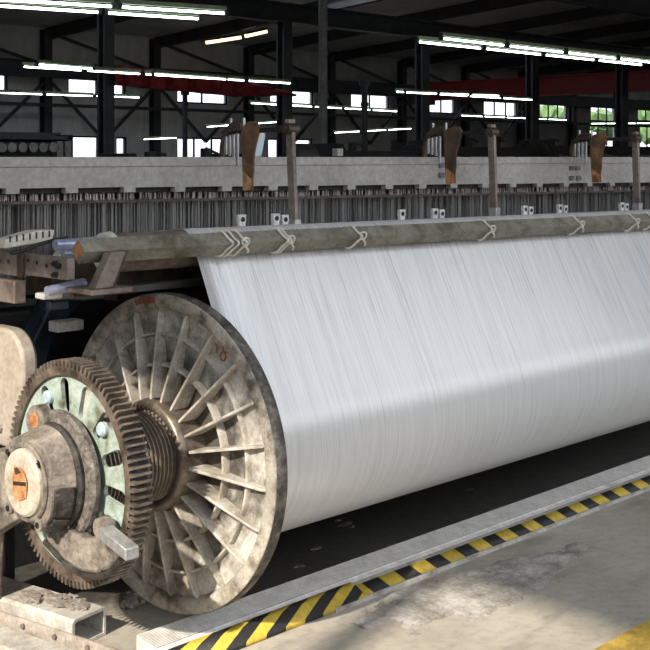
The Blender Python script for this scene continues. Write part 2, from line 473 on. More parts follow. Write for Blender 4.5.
# unseen side wall, added so its window band limits sun to the beam head
SUN = Vector((.77, .20, -.60)).normalized()
wl = (-3.3, 1.4, 2.0, 4.56)
bm = BM()
wall_grid(bm, YF, YW + .3, 0, 9.2, [wl], lambda a, z, b, w: box(bm, (XL - .3, a, z), (XL, b, w)))
struct('wall_left_added', bm, M['wall'])
f = BM(); t = .06
for y in (wl[0], wl[1] - t): box(f, (XL - .2, y, wl[2]), (XL - .1, y + t, wl[3]))
for z in (wl[2], wl[3] - t): box(f, (XL - .2, wl[0], z), (XL - .1, wl[1], z + t))
for y in (-1.80, .2): box(f, (XL - .2, y - .05, wl[2]), (XL - .1, y + .05, wl[3]))
struct('window_18', f, M['dark'])
bm = BM(); wall_grid(bm, YF, YW + .3, 0, eave(YW) + .0, [], lambda a, z, b, w: box(bm, (XR, a, z), (XR + .3, b, w))); struct('wall_right', bm, M['wall'])
# front wall behind the photographer: a long band of tall windows over a plain sill wall
fw_ = (XL + .4, 15.0, 1.9, 7.6)
bm = BM(); wall_grid(bm, XL - .3, XR + .3, 0, eave(YF), [fw_], lambda a, z, b, w: box(bm, (a, YF - .3, z), (b, YF, w))); struct('wall_front', bm, M['wall'])
f = BM(); t = .08
for k in range(8):
    x = fw_[0] + (fw_[1] - fw_[0] - t) * k / 7; box(f, (x, YF - .2, fw_[2]), (x + t, YF - .1, fw_[3]))
for z in (fw_[2], 4.7, fw_[3] - t): box(f, (fw_[0], YF - .19, z), (fw_[1], YF - .11, z + t))
struct('window_20', f, M['dark'])

# steel columns, girders, rafters, bracing: the hall's frame
def hcol(name, x, y, z1, w=.34, d=.42, mat='hallbeam'):
    b = BM(); t = .05
    box(b, (x - w / 2, y - d / 2, 0), (x + w / 2, y - d / 2 + t, z1)); box(b, (x - w / 2, y + d / 2 - t, 0), (x + w / 2, y + d / 2, z1))
    box(b, (x - .03, y - d / 2 + t, 0), (x + .03, y + d / 2 - t, z1))
    return struct(name, b, M[mat])
ROWX = [11.5 + 4.95 * k for k in range(8)]
for k, x in enumerate(ROWX): hcol('trim_%d' % (k + 1), x, 17.0, 4.6, .24 + .03 * k, .26)
for k in range(11): hcol('trim_%d' % (k + 21), 16.0 + 4.95 * k + .2, YW - .22, eave(YW) - .1, .32, .34)
def girder(n, y, z0, z1, x0=XL, x1=XR, w=.3):
    b = BM()
    box(b, (x0, y - w / 2, z0), (x1, y + w / 2, z0 + .05)); box(b, (x0, y - w / 2, z1 - .05), (x1, y + w / 2, z1)); box(b, (x0, y - .02, z0 + .05), (x1, y + .02, z1 - .05))
    return struct('trim_%d' % n, b, M['hallbeam'])
girder(40, 17.0, 4.6, 5.05)                 # on the column row
girder(41, 12.0, 5.0, 5.5, 9.0)             # roof girders nearer the loom
girder(42, YW - .75, 4.35, 4.95)            # crane girder along the far wall
b = BM(); bar(b, (XL, 33.9, 3.35), (XR, 33.9, 3.35), .12, .12, (0, 0, 1)); struct('trim_43', b, M['hallbeam'])
for k in range(12):                          # rafters under the roof sheet
    x = 6.55 + 4.95 * k; b = BM()
    bar(b, (x, YF, eave(YF) - .22), (x, YW, eave(YW) - .22), .25, .4, (0, 0, 1)); struct('trim_%d' % (50 + k), b, M['hallbeam'])
n = 70
for k in range(7):                           # crossed bracing along the column row and by the wall
    x = ROWX[k] + .2; x2 = ROWX[k + 1] - .2 if k + 1 < len(ROWX) else x + 4.5
    b = BM(); bar(b, (x + 4.6, YW - .45, 6.0), (x + 9.0, YW - .45, 4.9), .1, .1); struct('trim_%d' % n, b, M['hallbeam']); n += 1
    b = BM(); bar(b, (x + 4.6, YW - .45, 4.2), (x + 6.9, YW - .45, 2.1), .1, .1); bar(b, (x + 9.2, YW - .45, 4.2), (x + 6.9, YW - .45, 2.1), .1, .1); struct('trim_%d' % n, b, M['hallbeam']); n += 1
# thinner posts between the column row and the camera
for name, px_, Y, r, z1, mt in (('trim_90', 323, 13.0, .085, 4.8, 'pipegrey'), ('trim_91', 364.5, 15.0, .07, 3.2, 'hallbeam'), ('trim_92', 185, 18.0, .06, 3.0, 'hallbeam')):
    p = at(px_, 157, 'Y', Y); b = BM(); rod(b, (p.x, Y, 0), (p.x, Y, z1), r, 14)
    rod(b, (p.x, Y, z1 - .12), (p.x, Y, z1), r * 1.7, 14); rod(b, (p.x, Y, 2.62), (p.x, Y, 2.70), r * 1.25, 14)
    struct(name, b, M[mt])

# ------------------------------------------------------------------ fluorescent strips
def strip(p0, p1, n, where, grp):
    d = (p1 - p0)
    words = ['first', 'second', 'third', 'fourth', 'fifth', 'sixth', 'seventh', 'eighth', 'ninth']
    for k in range(n):
        a, e = p0 + d * (k / n), p0 + d * ((k + 1) / n)
        v = (e - a).normalized(); a2, e2 = a + v * .04, e - v * .04
        t = thing('hanging_strip_light', '%s white tube from near end of %s' % (words[k], where), 'light', tuple((a + e) / 2), grp)
        b = BM(); bar(b, a2 + Vector((0, 0, .055)), e2 + Vector((0, 0, .055)), .05, .045, (0, 0, 1)); obj('batten', b, M['batten'], t)
        b = BM(); rod(b, a2, e2, .0135, 10); obj('tube', b, M['tubeglow'], t)
        for q, s in ((a2, 1), (e2, -1)):
            b = BM(); box(b, tuple(q + Vector((-.02, -.024, -.024))), tuple(q + Vector((.02, .024, .06)))); obj('end_cap', b, M['black'], t)
def row(x0, y0, x1, y1, Y, where, grp, seg=1.28):
    p, q = at(x0, y0, 'Y', Y), at(x1, y1, 'Y', Y)
    strip(p, q, max(1, round((q - p).length / seg)), where, grp)
row(-18, -1.5, 228, 13.6, 6.8, 'the nearest pair, upper strip', 'nearest strip lights above the loom')
row(-14, 5, 202, 19, 7.2, 'the nearest pair, lower strip', 'nearest strip lights above the loom')
row(20, 66.5, 292, 83.5, 14.1, 'the long strip before the red cloth', 'strip lights by the red cloth')
row(35, 64.3, 95, 69, 13.6, 'the short strip left of the red cloth', 'strip lights by the red cloth')
row(151, 74, 228, 79.5, 13.6, 'the short strip over the red cloth', 'strip lights by the red cloth')
row(-10, 92.6, 141, 97.6, 21.3, 'the strip below the small far windows', 'far strip lights')
row(249, 103, 398, 111.5, 21.1, 'the strip crossing the grey pipe post', 'far strip lights')
row(333, 132.8, 412, 128.6, 24.5, 'the tilted strip past the pipe post', 'far strip lights')
row(205, 127, 278, 122, 24.5, 'the tilted strip over the first blade', 'far strip lights')
row(142, 139.4, 178, 137.8, 27.0, 'the low strip between dark columns', 'far strip lights')
row(439, 38, 664, 63.8, 6.3, 'the far pair, upper strip', 'high strip lights over the far posts')
row(415, 41.5, 643, 65, 6.8, 'the far pair, lower strip', 'high strip lights over the far posts')
row(394, 91.5, 533, 100, 14.7, 'the middle strip over second blade', 'middle strip lights')
row(404, 92.5, 500, 95.8, 14.3, 'the short second-blade double', 'middle strip lights')
row(460, 115.5, 567, 120, 22.5, 'the low strip beyond second post', 'far strip lights')
row(590, 123.6, 664, 123.2, 22.5, 'the strip over the third blade', 'far strip lights')

# warm ceiling lamps fixed under the roof sheet
for (x0, y0, x1, y1, lab) in ((207, 42.5, 218, 41, 'small warm ceiling lamp at the dim end beside a brighter pair'), (221, 40.5, 240, 37.5, 'long warm ceiling lamp on the pale roof beside the girder'), (246, 36, 266, 31.5, 'warm ceiling lamp with bright tip nearest the dark column'),
                              (342, 17, 364, 13.5, 'warm roof lamp above the grey pipe post, lower of its pair'), (366, 13, 381, 10, 'warm roof lamp above the grey pipe post, upper of its pair')):
    Y = 30.0 if x0 < 300 else 28.0
    p = at(x0, y0, 'Y', Y); q = at(x1, y1, 'Y', Y)
    # run the lamp along the roof slope
    q = at(x1, y1, 'X', p.x) if False else q
    t = thing('ceiling_lamp', lab, 'lamp', tuple((p + q) / 2), 'warm lamps under the roof')
    b = BM(); bar(b, p, q, .16, .12, (0, 0, 1)); obj('diffuser', b, M['skylight'], t)
    b = BM(); bar(b, p + Vector((0, 0, .10)), q + Vector((0, 0, .10)), .24, .07, (0, 0, 1)); obj('housing', b, M['black'], t)

# red crane bridge and red cloth
t = thing('ceiling_crane_girder', 'dark red overhead crane girder high behind the far columns', 'crane girder', (34.5, 17, 3.7))
b = BM(); box(b, (34.2, 6.5, 3.80), (34.24, 28, 4.40)); box(b, (34.0, 6.5, 3.74), (34.44, 28, 3.80)); box(b, (34.0, 6.5, 4.40), (34.44, 28, 4.46)); obj('girder', b, M['red'], t)
for y in (6.4, 27.7):
    b = BM(); box(b, (33.6, y, 3.6), (34.9, y + .35, 3.95)); obj('end_carriage', b, M['black'], t)

b = BM(); top = []; bot = []
NS = 40
for i in range(NS + 1):
    s = i / NS
    px_ = 115 + (296 - 115) * s
    yt = 66 + 26 * s - 4 * math.sin(PI * s) + (2 if s > .9 else 0)
    yb = 85 + 14 * min(1, s * 1.5) - 3.5 * s
    Y = 16.55 + .12 * math.sin(i * 1.3)
    top.append((px_, yt, Y)); bot.append((px_, yb, Y))
rows_ = []
for j in range(7):
    rows_.append([b.verts.new(at(tp[0], tp[1] + (bp[1] - tp[1]) * j / 6, 'Y', tp[2] + .07 * math.sin(i * .9 + j * 1.4))) for i, (tp, bp) in enumerate(zip(top, bot))])
for j in range(6):
    for i in range(NS): b.faces.new((rows_[j][i], rows_[j][i + 1], rows_[j + 1][i + 1], rows_[j + 1][i]))
o = obj('hanging_red_cloth', b, M['redcloth'], loc=tuple(at(115, 70, 'Y', 16.5))); tag(o, 'sagging dark red cloth strung between two dark columns', 'cloth banner')
sm = o.modifiers.new('thick', 'SOLIDIFY'); sm.thickness = .02

# trees seen through the far windows
for k, (px_, h) in enumerate(((555, 4.6), (604, 4.8), (652, 5.0))):
    p = at(px_, 157, 'Y', 43.0)
    t = thing('tree', ['pale green tree seen through the window by the red crane girder', 'pale green tree seen through the window between the two far columns', 'green tree seen through the last far window over the third post'][k], 'tree', (p.x, 43.0, 0))
    b = BM(); rod(b, (p.x, 43, 0), (p.x, 43, h - 1), .16, 8, .08); obj('trunk', b, M['brown_dk'], t)
    b = BM()
    for q in range(7):
        blob(b, (p.x + random.uniform(-1.1, 1.1), 43 + random.uniform(-.8, .8), h - random.uniform(.4, 1.9)), .9, .8, .8, 31 * k + q, .35, 2)
    obj('crown', b, M['leaf'], t)
bm = BM(); box(bm, (-20, YW + .3, -.35), (110, 90, -.05)); struct('ground', bm, M['floor'])

# ------------------------------------------------------------------ looms and gear beyond the grey beam
def far_loom(x0, x1, Y, h, lab):
    t = thing('loom', lab, 'loom', ((x0 + x1) / 2, Y, 0), 'dark looms standing beyond')
    for x in (x0, x1):
        b = BM(); prism(b, [(Y - .7, 0), (Y + .7, 0), (Y + .7, .9), (Y + .35, h), (Y - .25, h), (Y - .7, 1.0)], 'X', x - .06, x + .06); obj('side_frame', b, M['dark'], t, .01)
    b = BM(); box(b, (x0, Y - .15, h - .30), (x1, Y + .2, h - .12)); obj('top_beam', b, M['dark'], t, .01)
    b = BM(); lathe(b, [(x0 + .05, 0), (x0 + .05, .16), (x1 - .05, .16), (x1 - .05, 0)], 20, Y - .45, .95); obj('cloth_roll', b, M['pipegrey'], t)
    nseg = max(2, int((x1 - x0) / .8))
    for i in range(nseg):
        x = x0 + (x1 - x0) * (i + .5) / nseg
        b = BM(); box(b, (x - .05, Y - .05, h - .12), (x + .05, Y + .05, h + .02 + .05 * (i % 3))); rod(b, (x, Y, h + .02 + .05 * (i % 3)), (x + .25, Y, h - .02), .02, 8); obj('heald_lever', b, M['dark'], t)
    b = BM(); box(b, (x0, Y - .3, .35), (x1, Y + .3, .75)); obj('bed', b, M['dark'], t, .01)
def fl(xa, xb, ytop, Y, lab):
    a, c = at(xa, ytop, 'Y', Y), at(xb, ytop, 'Y', Y); far_loom(a.x, c.x, Y, (a.z + c.z) / 2, lab)
fl(330, 415, 144, 11.0, 'dark loom whose levers show past the grey pipe post')
fl(425, 535, 141, 11.0, 'dark loom between the second post and the column beyond')
fl(540, 680, 141, 11.0, 'dark loom behind the third post beneath the red girder')
fl(120, 232, 153.5, 9.0, 'low dark loom behind the grey beam under the red cloth')

p = at(30, 157, 'Y', 6.0)
t = thing('spool_rack', 'dark rack of small grey spools standing behind the grey beam', 'rack', (2.9, 6.0, 0))
x0, x1 = at(-12, 157, 'Y', 6.0).x, at(70, 157, 'Y', 6.0).x
b = BM(); box(b, (x0, 5.95, 1.635), (x1, 6.15, 1.665)); obj('top_rail', b, M['dark'], t)
b = BM(); box(b, (x0, 5.95, 1.49), (x1, 6.15, 1.515)); obj('lower_rail', b, M['dark'], t)
b = BM(); box(b, (x0, 6.15, 0), (x1, 6.19, 1.70)); obj('back_panel', b, M['dark'], t)
for x in (x0, x1 - .05):
    b = BM(); box(b, (x, 5.95, 0), (x + .05, 6.15, 1.68)); obj('upright', b, M['dark'], t)
for k, px_ in enumerate((-5, 5, 15.5, 26, 36, 46)):
    q = at(px_, 147.5, 'Y', 5.9)
    s = thing('spool', 'grey thread spool on the dark rack, %s in its row' % ('at the near end', 'second', 'third', 'fourth', 'fifth', 'last')[k], 'spool', tuple(q), 'spools on the dark rack')
    b = BM(); rod(b, (q.x, 5.80, q.z), (q.x, 5.94, q.z), .034, 14); obj('barrel', b, M['spool'], s)
    b = BM(); rod(b, (q.x, 5.78, q.z), (q.x, 5.80, q.z), .042, 14); rod(b, (q.x, 5.94, q.z), (q.x, 5.96, q.z), .042, 14); obj('end_disc', b, M['pipegrey'], s)
for px_, lab in ((57, 'stubby grey bracket at the end of the dark spool rack'), (65, 'second grey bracket at the end of the dark spool rack')):
    q = at(px_, 150, 'Y', 5.9); b = BM(); box(b, (q.x - .03, 5.85, 1.40), (q.x + .03, 5.94, 1.62)); rod(b, (q.x, 5.84, 1.56), (q.x, 5.95, 1.56), .02, 10)
    obj('bracket', b, M['pipegrey'], t)
# dark domed motor cover, white box and a small screen
q = at(301, 157, 'Y', 5.0); t = thing('motor', 'black domed motor cover behind the first post', 'motor', (q.x, 5.0, 0))
b = BM(); lathe(b, [(q.x - .14, 0), (q.x - .14, .11), (q.x - .08, .15), (q.x + .10, .15), (q.x + .14, .10), (q.x + .14, 0)], 24, 5.0, 1.46); obj('cover', b, M['black'], t)
b = BM(); box(b, (q.x - .1, 4.9, 0), (q.x + .1, 5.1, 1.38)); obj('pedestal', b, M['dark'], t)
q = at(338, 152, 'Y', 9.0); t = thing('control_box', 'small white control box behind the grey beam by the pipe post', 'box', (q.x, 9.0, 0))
b = BM(); box(b, (q.x - .06, 8.95, q.z - .06), (q.x + .06, 9.06, q.z + .05)); obj('case', b, M['clip'], t, .008)
b = BM(); rod(b, (q.x, 9.0, 0), (q.x, 9.0, q.z - .06), .025, 10); obj('stand', b, M['dark'], t)
q = at(259, 146, 'Y', 2.4); t = thing('control_screen', 'small tilted control screen in a white frame behind first blade', 'screen', (q.x, 2.4, 0))
pr = [at(251.5, 157, 'Y', 2.4), at(261.5, 157, 'Y', 2.4), at(266, 133, 'Y', 2.4), at(255.5, 132, 'Y', 2.4)]
c = sum(pr, Vector()) / 4
b = BM(); prism(b, [((v.x - c.x) * 1.0 + c.x, (v.z - c.z) + c.z) for v in pr], 'Y', 2.40, 2.44); obj('case', b, M['clip'], t, .006)
b = BM(); prism(b, [((v.x - c.x) * .78 + c.x, (v.z - c.z) * .82 + c.z) for v in pr], 'Y', 2.392, 2.399); obj('display', b, M['screen'], t)
b = BM(); rod(b, (c.x, 2.45, 0), (c.x, 2.45, c.z), .02, 10); obj('stand', b, M['dark'], t)

# ------------------------------------------------------------------ the loom in front
# grey cross beam with notched lower edge
t = LOOM = thing('weaving_loom', 'wide weaving loom with pale grey crossbeam over a row of heald wires', 'loom', (1.5, .8, 0))
YB = .70
XB0, XB1 = -1.4, 6.2
def zb(x): return 1.368 - .0105 * (x + .2)       # lower lip falls slightly along its length
cells = []; x = XB0; k = 0
while x < XB1:
    w = .19 if k % 3 else .205
    cells += [(x, x + .052, zb(x) - .014), (x + .052, x + .052 + w, zb(x) + .004)]; x += .052 + w; k += 1
b = BM(); pts = [(XB0, 1.4832)]
def col(x, z): return [b.verts.new((x, y, zz)) for y in (YB, YB + .03) for zz in (z, 1.4832)]
for x0, x1, z in cells:
    p, q = col(x0, z), col(x1, z)
    b.faces.new((p[0], q[0], q[1], p[1])); b.faces.new((p[2], p[3], q[3], q[2])); b.faces.new((p[0], p[2], q[2], q[0])); b.faces.new((p[1], q[1], q[3], p[3]))
for (x0, x1, z), (x2, x3, z2) in zip(cells, cells[1:]):
    b.faces.new([b.verts.new(v) for v in ((x1, YB, min(z, z2)), (x1, YB, max(z, z2)), (x1, YB + .03, max(z, z2)), (x1, YB + .03, min(z, z2)))])
obj('face_plate', b, M['greybeam'], t)
b = BM(); box(b, (XB0, YB - .006, 1.447), (XB1, YB - .0005, 1.4832)); obj('top_strip', b, M['greybeam'], t, .002)
b = BM(); box(b, (XB0, YB + .031, 1.40), (XB1, YB + .20, 1.4825)); obj('rear_box', b, M['greybeam'], t)
b = BM(); prism(b, [(XB0, zb(XB0) - .014), (XB1, zb(XB1) - .014), (XB1, 1.40), (XB0, 1.40)], 'Y', YB + .033, YB + .037); obj('notch_shade', b, M['black'], t)  # black strip standing in for the shade inside the notches
for (px_, y0) in ((441, 165), (450, 165), (441, 175), (450, 175), (571, 168), (577, 168), (571, 178), (578, 178)):
    q = at(px_, y0, 'Y', YB); b = BM(); box(b, (q.x - .02, YB - .009, q.z - .012), (q.x + .02, YB - .0065, q.z + .012)); obj('worn_patch', b, M['pipegrey'], t)

# warp-stop droppers: a row of thin plates beneath the beam, and the heald wires behind
b = BM(); rnd = random.Random(3)
x = -1.2
while x < 5.6:
    z1 = zb(x) - .016 + rnd.uniform(-.004, .003)
    y = .742 + rnd.uniform(0, .04); w = rnd.uniform(.003, .0055)
    box(b, (x, y, z1 - rnd.uniform(.022, .030)), (x + w, y + .002, z1)); x += rnd.uniform(.0055, .0095)
o = obj('dropper_pins', b, M['dropper'], LOOM); o['kind'] = 'stuff'; o['label'] = 'row of thin reddish steel dropper pins'
b = BM(); x = -1.3
while x < 5.8:
    y = .75 + rnd.uniform(0, .16); w = rnd.uniform(.0015, .0035)
    box(b, (x, y, 1.02), (x + w, y + .0015, zb(x) - .04 - rnd.uniform(0, .012))); x += rnd.uniform(.0024, .0042)
o = obj('heald_wires', b, M['wire'], LOOM); o['kind'] = 'stuff'; o['label'] = 'curtain of fine grey heald wires'
b = BM(); box(b, (-1.4, .93, .95), (6.0, .96, 1.39)); obj('back_plate', b, M['pipegrey'], t)
b = BM(); box(b, (-1.4, .73, .99), (6.0, .93, 1.015)); obj('lower_rail', b, M['brown_dk'], t)
b = BM(); bar(b, (-1.4, .728, zb(-1.4) - .047), (6.0, .728, zb(6.0) - .047), .006, .010, (0, 0, 1)); obj('upper_rail', b, M['brown_dk'], t)
for x in (-1.38, 2.3, 5.95):
    b = BM(); box(b, (x, .965, 0), (x + .05, 1.05, 1.40)); obj('upright', b, M['black'], t)

# loom bed: heavy dark frame low behind the beam
b = BM(); box(b, (-1.3, .78, .50), (6.0, .92, .93)); obj('cross_rail', b, M['black'], t, .01)
b = BM(); box(b, (-1.3, .80, 0), (6.0, .86, .50)); obj('lower_panel', b, M['black'], t)
for x in (-1.2, 5.9):
    b = BM(); box(b, (x, .79, 0), (x + .12, 1.2, .52)); obj('foot', b, M['black'], t, .01)
b = BM(); box(b, (.05, .34, .99), (6.0, .42, 1.05)); obj('rear_rail', b, M['brown_dk'], t, .006)

# back rest roller
XS0, XS1 = .062, 3.85           # edges of the yarn
RC = Vector((0, .0015, 1.193)); RR = .064
TILT = .0105
def zt(x): return -TILT * (x + .4)
def tilt(bm_):
    for v in bm_.verts: v.co.z += zt(v.co.x)
    return bm_
t = thing('back_rest_roller', 'back rest roller carrying the yarn, with a bare bluish steel end', 'roller', (1.7, 0, 1.19))
b = BM(); lathe(b, [(-.22, 0), (-.22, RR - .004), (4.0, RR - .004), (4.0, 0)], 36, RC.y, RC.z); obj('drum', tilt(b), M['brown'], t)
b = BM(); lathe(b, [(-.385, 0), (-.385, .016), (-.235, .018), (-.235, 0)], 28, RC.y + .03, RC.z + .030); obj('journal', tilt(b), M['bluesteel'], t)['label'] = 'bare bluish steel journal'
b = BM(); lathe(b, [(-.39, 0), (-.39, .012), (-.238, .012), (-.238, 0)], 20, RC.y - .02, RC.z + .006); obj('guide_rod', tilt(b), M['bluesteel'], t)
b = BM(); lathe(b, [(-.238, 0), (-.238, .058), (-.212, .062), (-.212, 0)], 28, RC.y, RC.z + .004); obj('collar', tilt(b), M['cream'], t)['label'] = 'cream end collar'

# ------------------------------------------------------------------ warp beam
RA, ZA = .335, .55              # winding radius, axis height
BEAM = thing('warp_beam', 'big warp beam wound with white yarn, spoked grey end flange', 'warp beam', (0, 0, 0))
b = BM(); prof = [(XS0 + .005, .14), (XS0 + .005, RA - .004), (XS0 + .03, RA)]
for i in range(13): prof.append((XS0 + .03 + (3.9 - XS0 - .03) * (i + 1) / 13, RA + .014 * (i + 1) / 13))
prof += [(3.9, .14)]
lathe(b, prof, 128, 0, ZA, closed=True); YR = obj('yarn_winding', b, M['yarn'], BEAM); YR['label'] = 'smooth white yarn winding'
# flange
b = BM(); lathe(b, [(.030, .10), (.026, .30), (.020, .452), (.034, .452), (.040, .30), (.045, .10)], 96, 0, ZA, closed=True)
FL = obj('flange', b, M['web'], BEAM)
b = BM(); lathe(b, [(.016, .448), (.004, .456), (0, .464), (0, .494), (.003, .4985), (.006, .499), (.006, .455), (.020, .448)], 128, 0, ZA, closed=True); obj('rim_face', b, M['flange_rim'], FL)
b = BM(); lathe(b, [(.006, .485), (.006, .4995), (.012, .501), (.046, .501), (.052, .498), (.052, .455), (.040, .452), (.030, .46), (.030, .485)], 128, 0, ZA, closed=True); obj('rim', b, M['rim_edge'], FL)
for k in range(22):
    a = math.radians(5 + k * 360 / 22)
    ca, sa = math.cos(a), math.sin(a)
    th = .0045
    pts = [(.028, .165), (-.044, .168), (-.042, .19), (-.013, .36), (.001, .440), (.012, .456), (.026, .456)]
    b = BM(); A = []; Bv = []
    for x, r in pts:
        A.append(b.verts.new((x, r * ca - th * sa, ZA + r * sa + th * ca))); Bv.append(b.verts.new((x, r * ca + th * sa, ZA + r * sa - th * ca)))
    b.faces.new(A); b.faces.new(Bv[::-1])
    for i in range(len(pts)): b.faces.new((A[i], Bv[i], Bv[(i + 1) % len(pts)], A[(i + 1) % len(pts)]))
    obj('rib', b, M['ribs'], FL, .002)
for r0, xt in ((.275, .000), (.372, .006)):
    b = BM(); lathe(b, [(.028, r0 - .006), (xt + .003, r0 - .005), (xt, r0 - .003), (xt, r0 + .003), (xt + .003, r0 + .005), (.028, r0 + .006)], 96, 0, ZA, closed=True); obj('ring_rib', b, M['ribs'], FL)
FL.rotation_euler = (0, 0, math.radians(2.8)); FL.location.x -= .012     # the cast flange sits slightly out of true
# hub collar and threaded barrel
b = BM(); lathe(b, [(.03, .176), (-.050, .175), (-.066, .171), (-.072, .165), (-.074, .155), (-.070, .144), (-.062, .136), (-.02, .134), (.03, .134)], 72, 0, ZA, closed=True); HB = obj('hub_collar', b, M['hub'], BEAM)
for a in (20, 95, 170, 245, 320):
    q = math.radians(a); b = BM(); p = Vector((-.045, .1745 * math.cos(q), ZA + .1745 * math.sin(q))); rod(b, p, p + Vector((0, .004 * math.cos(q), .004 * math.sin(q))), .009, 12); obj('set_screw', b, M['black'], HB)
b = BM(); prof = [(-.045, .10)]; x = -.05
while x > -.305:
    prof += [(x, .139), (x - .004, .139), (x - .007, .129), (x - .010, .129)]; x -= .0145
prof += [(x, .139), (x, .10)]
lathe(b, prof, 64, 0, ZA, closed=True); obj('threaded_barrel', b, M['thread'], BEAM)
b = BM(); lathe(b, [(-.40, 0), (-.40, .055), (3.9, .055), (3.9, 0)], 24, 0, ZA); obj('shaft', b, M['hub'], BEAM)
# faded red chalk marks on the rim and the web
def on_face(y, z, x=-.0015): return Vector((x, y, z))
def stroke(pts, r=.004):
    b = BM(); pipe(b, smooth_path(pts, 5), r, 6); return b
def mark(pts, x, r=.004):
    b = stroke([(x, p[0], p[1]) for p in pts], r)
    for v in b.verts: v.co.x = x + (v.co.x - x) * .25
    for v in b.verts: v.co.x += FL.location.x
    return obj('painted_mark', b, M['redmark'], FL)
rk = random.Random(11)
for k in range(11):                            # illegible red chalk dabs on the top of the rim
    y0 = .135 - .0095 * k; q = math.atan2(.478, y0); cy, cz = .480 * math.cos(q), ZA + .480 * math.sin(q)
    mark([(cy + rk.uniform(-.006, .006), cz - .009), (cy + rk.uniform(-.004, .004), cz), (cy + rk.uniform(-.007, .007), cz + .009)], -.001, .0042)
q = on_face(*at(222, 352, 'X', .024)[1:3]); cy, cz = q.y, q.z
mark([(cy - .012 + .012 * math.sin(2 * PI * i / 10), cz - .011 + .013 * math.cos(2 * PI * i / 10)) for i in range(11)], .0175, .003)
mark([(cy - .024 + .012 * math.sin(2 * PI * i / 10), cz + .013 + .013 * math.cos(2 * PI * i / 10)) for i in range(11)], .0175, .003)
mark([(cy + .022, cz + .026), (cy + .014, cz + .006), (cy + .020, cz - .004)], .0175, .003)

# yarn sheet rising from the beam, passing behind the square tube and over the roller
def tangent_pt(x):
    r = RA + .014 * max(0, (x - XS0) / (3.9 - XS0))
    zr = RC.z + zt(x)
    # outer-side tangent between the two circles (both wrapped on the camera's side)
    dy, dz = RC.y - 0.0, zr - ZA
    L = math.hypot(dy, dz); base = math.atan2(dz, dy)
    off = math.acos((r - RR) / L)
    a = base + off
    return (r * math.cos(a), ZA + r * math.sin(a)), (RC.y + RR * math.cos(a), zr + RR * math.sin(a)), a
b = BM(); NX = 24; strips = []
for i in range(NX + 1):
    x = XS0 + (XS1 - XS0) * i / NX
    (y0, z0), (y1, z1), a = tangent_pt(x)
    c = []
    r = RA + .014 * max(0, (x - XS0) / (3.9 - XS0))
    for j in range(44, 0, -1):       # outermost layer wound round the beam
        q = a + j * .068; c.append(((r + .0014) * math.cos(q), ZA + (r + .0014) * math.sin(q)))
    for j in range(17):
        s = j / 16; c.append((y0 + (y1 - y0) * s, z0 + (z1 - z0) * s))
    for j in range(1, 13):
        q = a + (PI / 2 - a) * j / 12; c.append((RC.y + RR * math.cos(q), RC.z + zt(x) + RR * math.sin(q)))
    zend = RC.z + zt(x) + RR
    for j in range(1, 7): c.append((RC.y + .12 * j, zend - .012 * j))
    strips.append([b.verts.new((x, yy, zz)) for yy, zz in c])
for i in range(NX):
    for j in range(len(strips[0]) - 1): b.faces.new((strips[i][j], strips[i + 1][j], strips[i + 1][j + 1], strips[i][j + 1]))
o = obj('warp_yarn_sheet', b, M['sheet'], loc=(XS0, 0, 0)); tag(o, 'wide sheet of white warp threads rising from the beam to the roller', 'yarn sheet')
sd = o.modifiers.new('thick', 'SOLIDIFY'); sd.thickness = .0012; sd.offset = 0

# square tube in front of the sheet, on edge, with its brackets
YT = -.125; TW = .0505
t = thing('square_tube', 'long olive brown square steel tube lying on edge before the yarn', 'tube', (1.2, YT, 1.2))
def zc(x): return 1.2145 - .0114 * (x + .425)
b = BM(); D = TW / math.sqrt(2)
x0, x1 = -.405, 3.9
def ring(x, d): return [b.verts.new((x, YT + d * math.sin(k * PI / 2), zc(x) + d * math.cos(k * PI / 2))) for k in range(4)]
O0, O1, I0, I1 = ring(x0, D), ring(x1, D), ring(x0, D * .86), ring(x0 + .05, D * .86)
for k in range(4):
    j = (k + 1) % 4
    b.faces.new((O0[k], O0[j], O1[j], O1[k])); b.faces.new((O0[k], I0[k], I0[j], O0[j])); b.faces.new((I0[k], I1[k], I1[j], I0[j]))
b.faces.new(O1)
obj('tube_body', b, M['tube'], t)
b = BM(); v = [b.verts.new((x0 - .001, YT + D * .855 * math.sin(k * PI / 2), zc(x0) + D * .855 * math.cos(k * PI / 2))) for k in range(4)]
w = [b.verts.new((x0 + .03, YT + D * .855 * math.sin(k * PI / 2), zc(x0) + D * .855 * math.cos(k * PI / 2))) for k in range(4)]
b.faces.new(v); b.faces.new(w[::-1])
for k in range(4): b.faces.new((v[k], v[(k + 1) % 4], w[(k + 1) % 4], w[k]))
obj('end_plug', b, M['rust'], t)['label'] = 'rust orange end of the tube'
b = BM(); v = []
for k in range(4):
    d0, d1 = D * 1.01, D * .85
    v.append(((x0 - .003, YT + d0 * math.sin(k * PI / 2), zc(x0) + d0 * math.cos(k * PI / 2)), (x0 - .003, YT + d1 * math.sin(k * PI / 2), zc(x0) + d1 * math.cos(k * PI / 2))))
A = [b.verts.new(p[0]) for p in v]; Bv = [b.verts.new(p[1]) for p in v]; A2 = [b.verts.new((p[0][0] + .004,) + p[0][1:]) for p in v]; B2 = [b.verts.new((p[1][0] + .004,) + p[1][1:]) for p in v]
for k in range(4):
    j = (k + 1) % 4
    b.faces.new((A[k], A[j], Bv[j], Bv[k])); b.faces.new((A2[k], A2[j], A[j], A[k])); b.faces.new((Bv[k], Bv[j], B2[j], B2[k])); b.faces.new((A2[k], B2[k], B2[j], A2[j]))
obj('cut_edge', b, M['steel'], t)
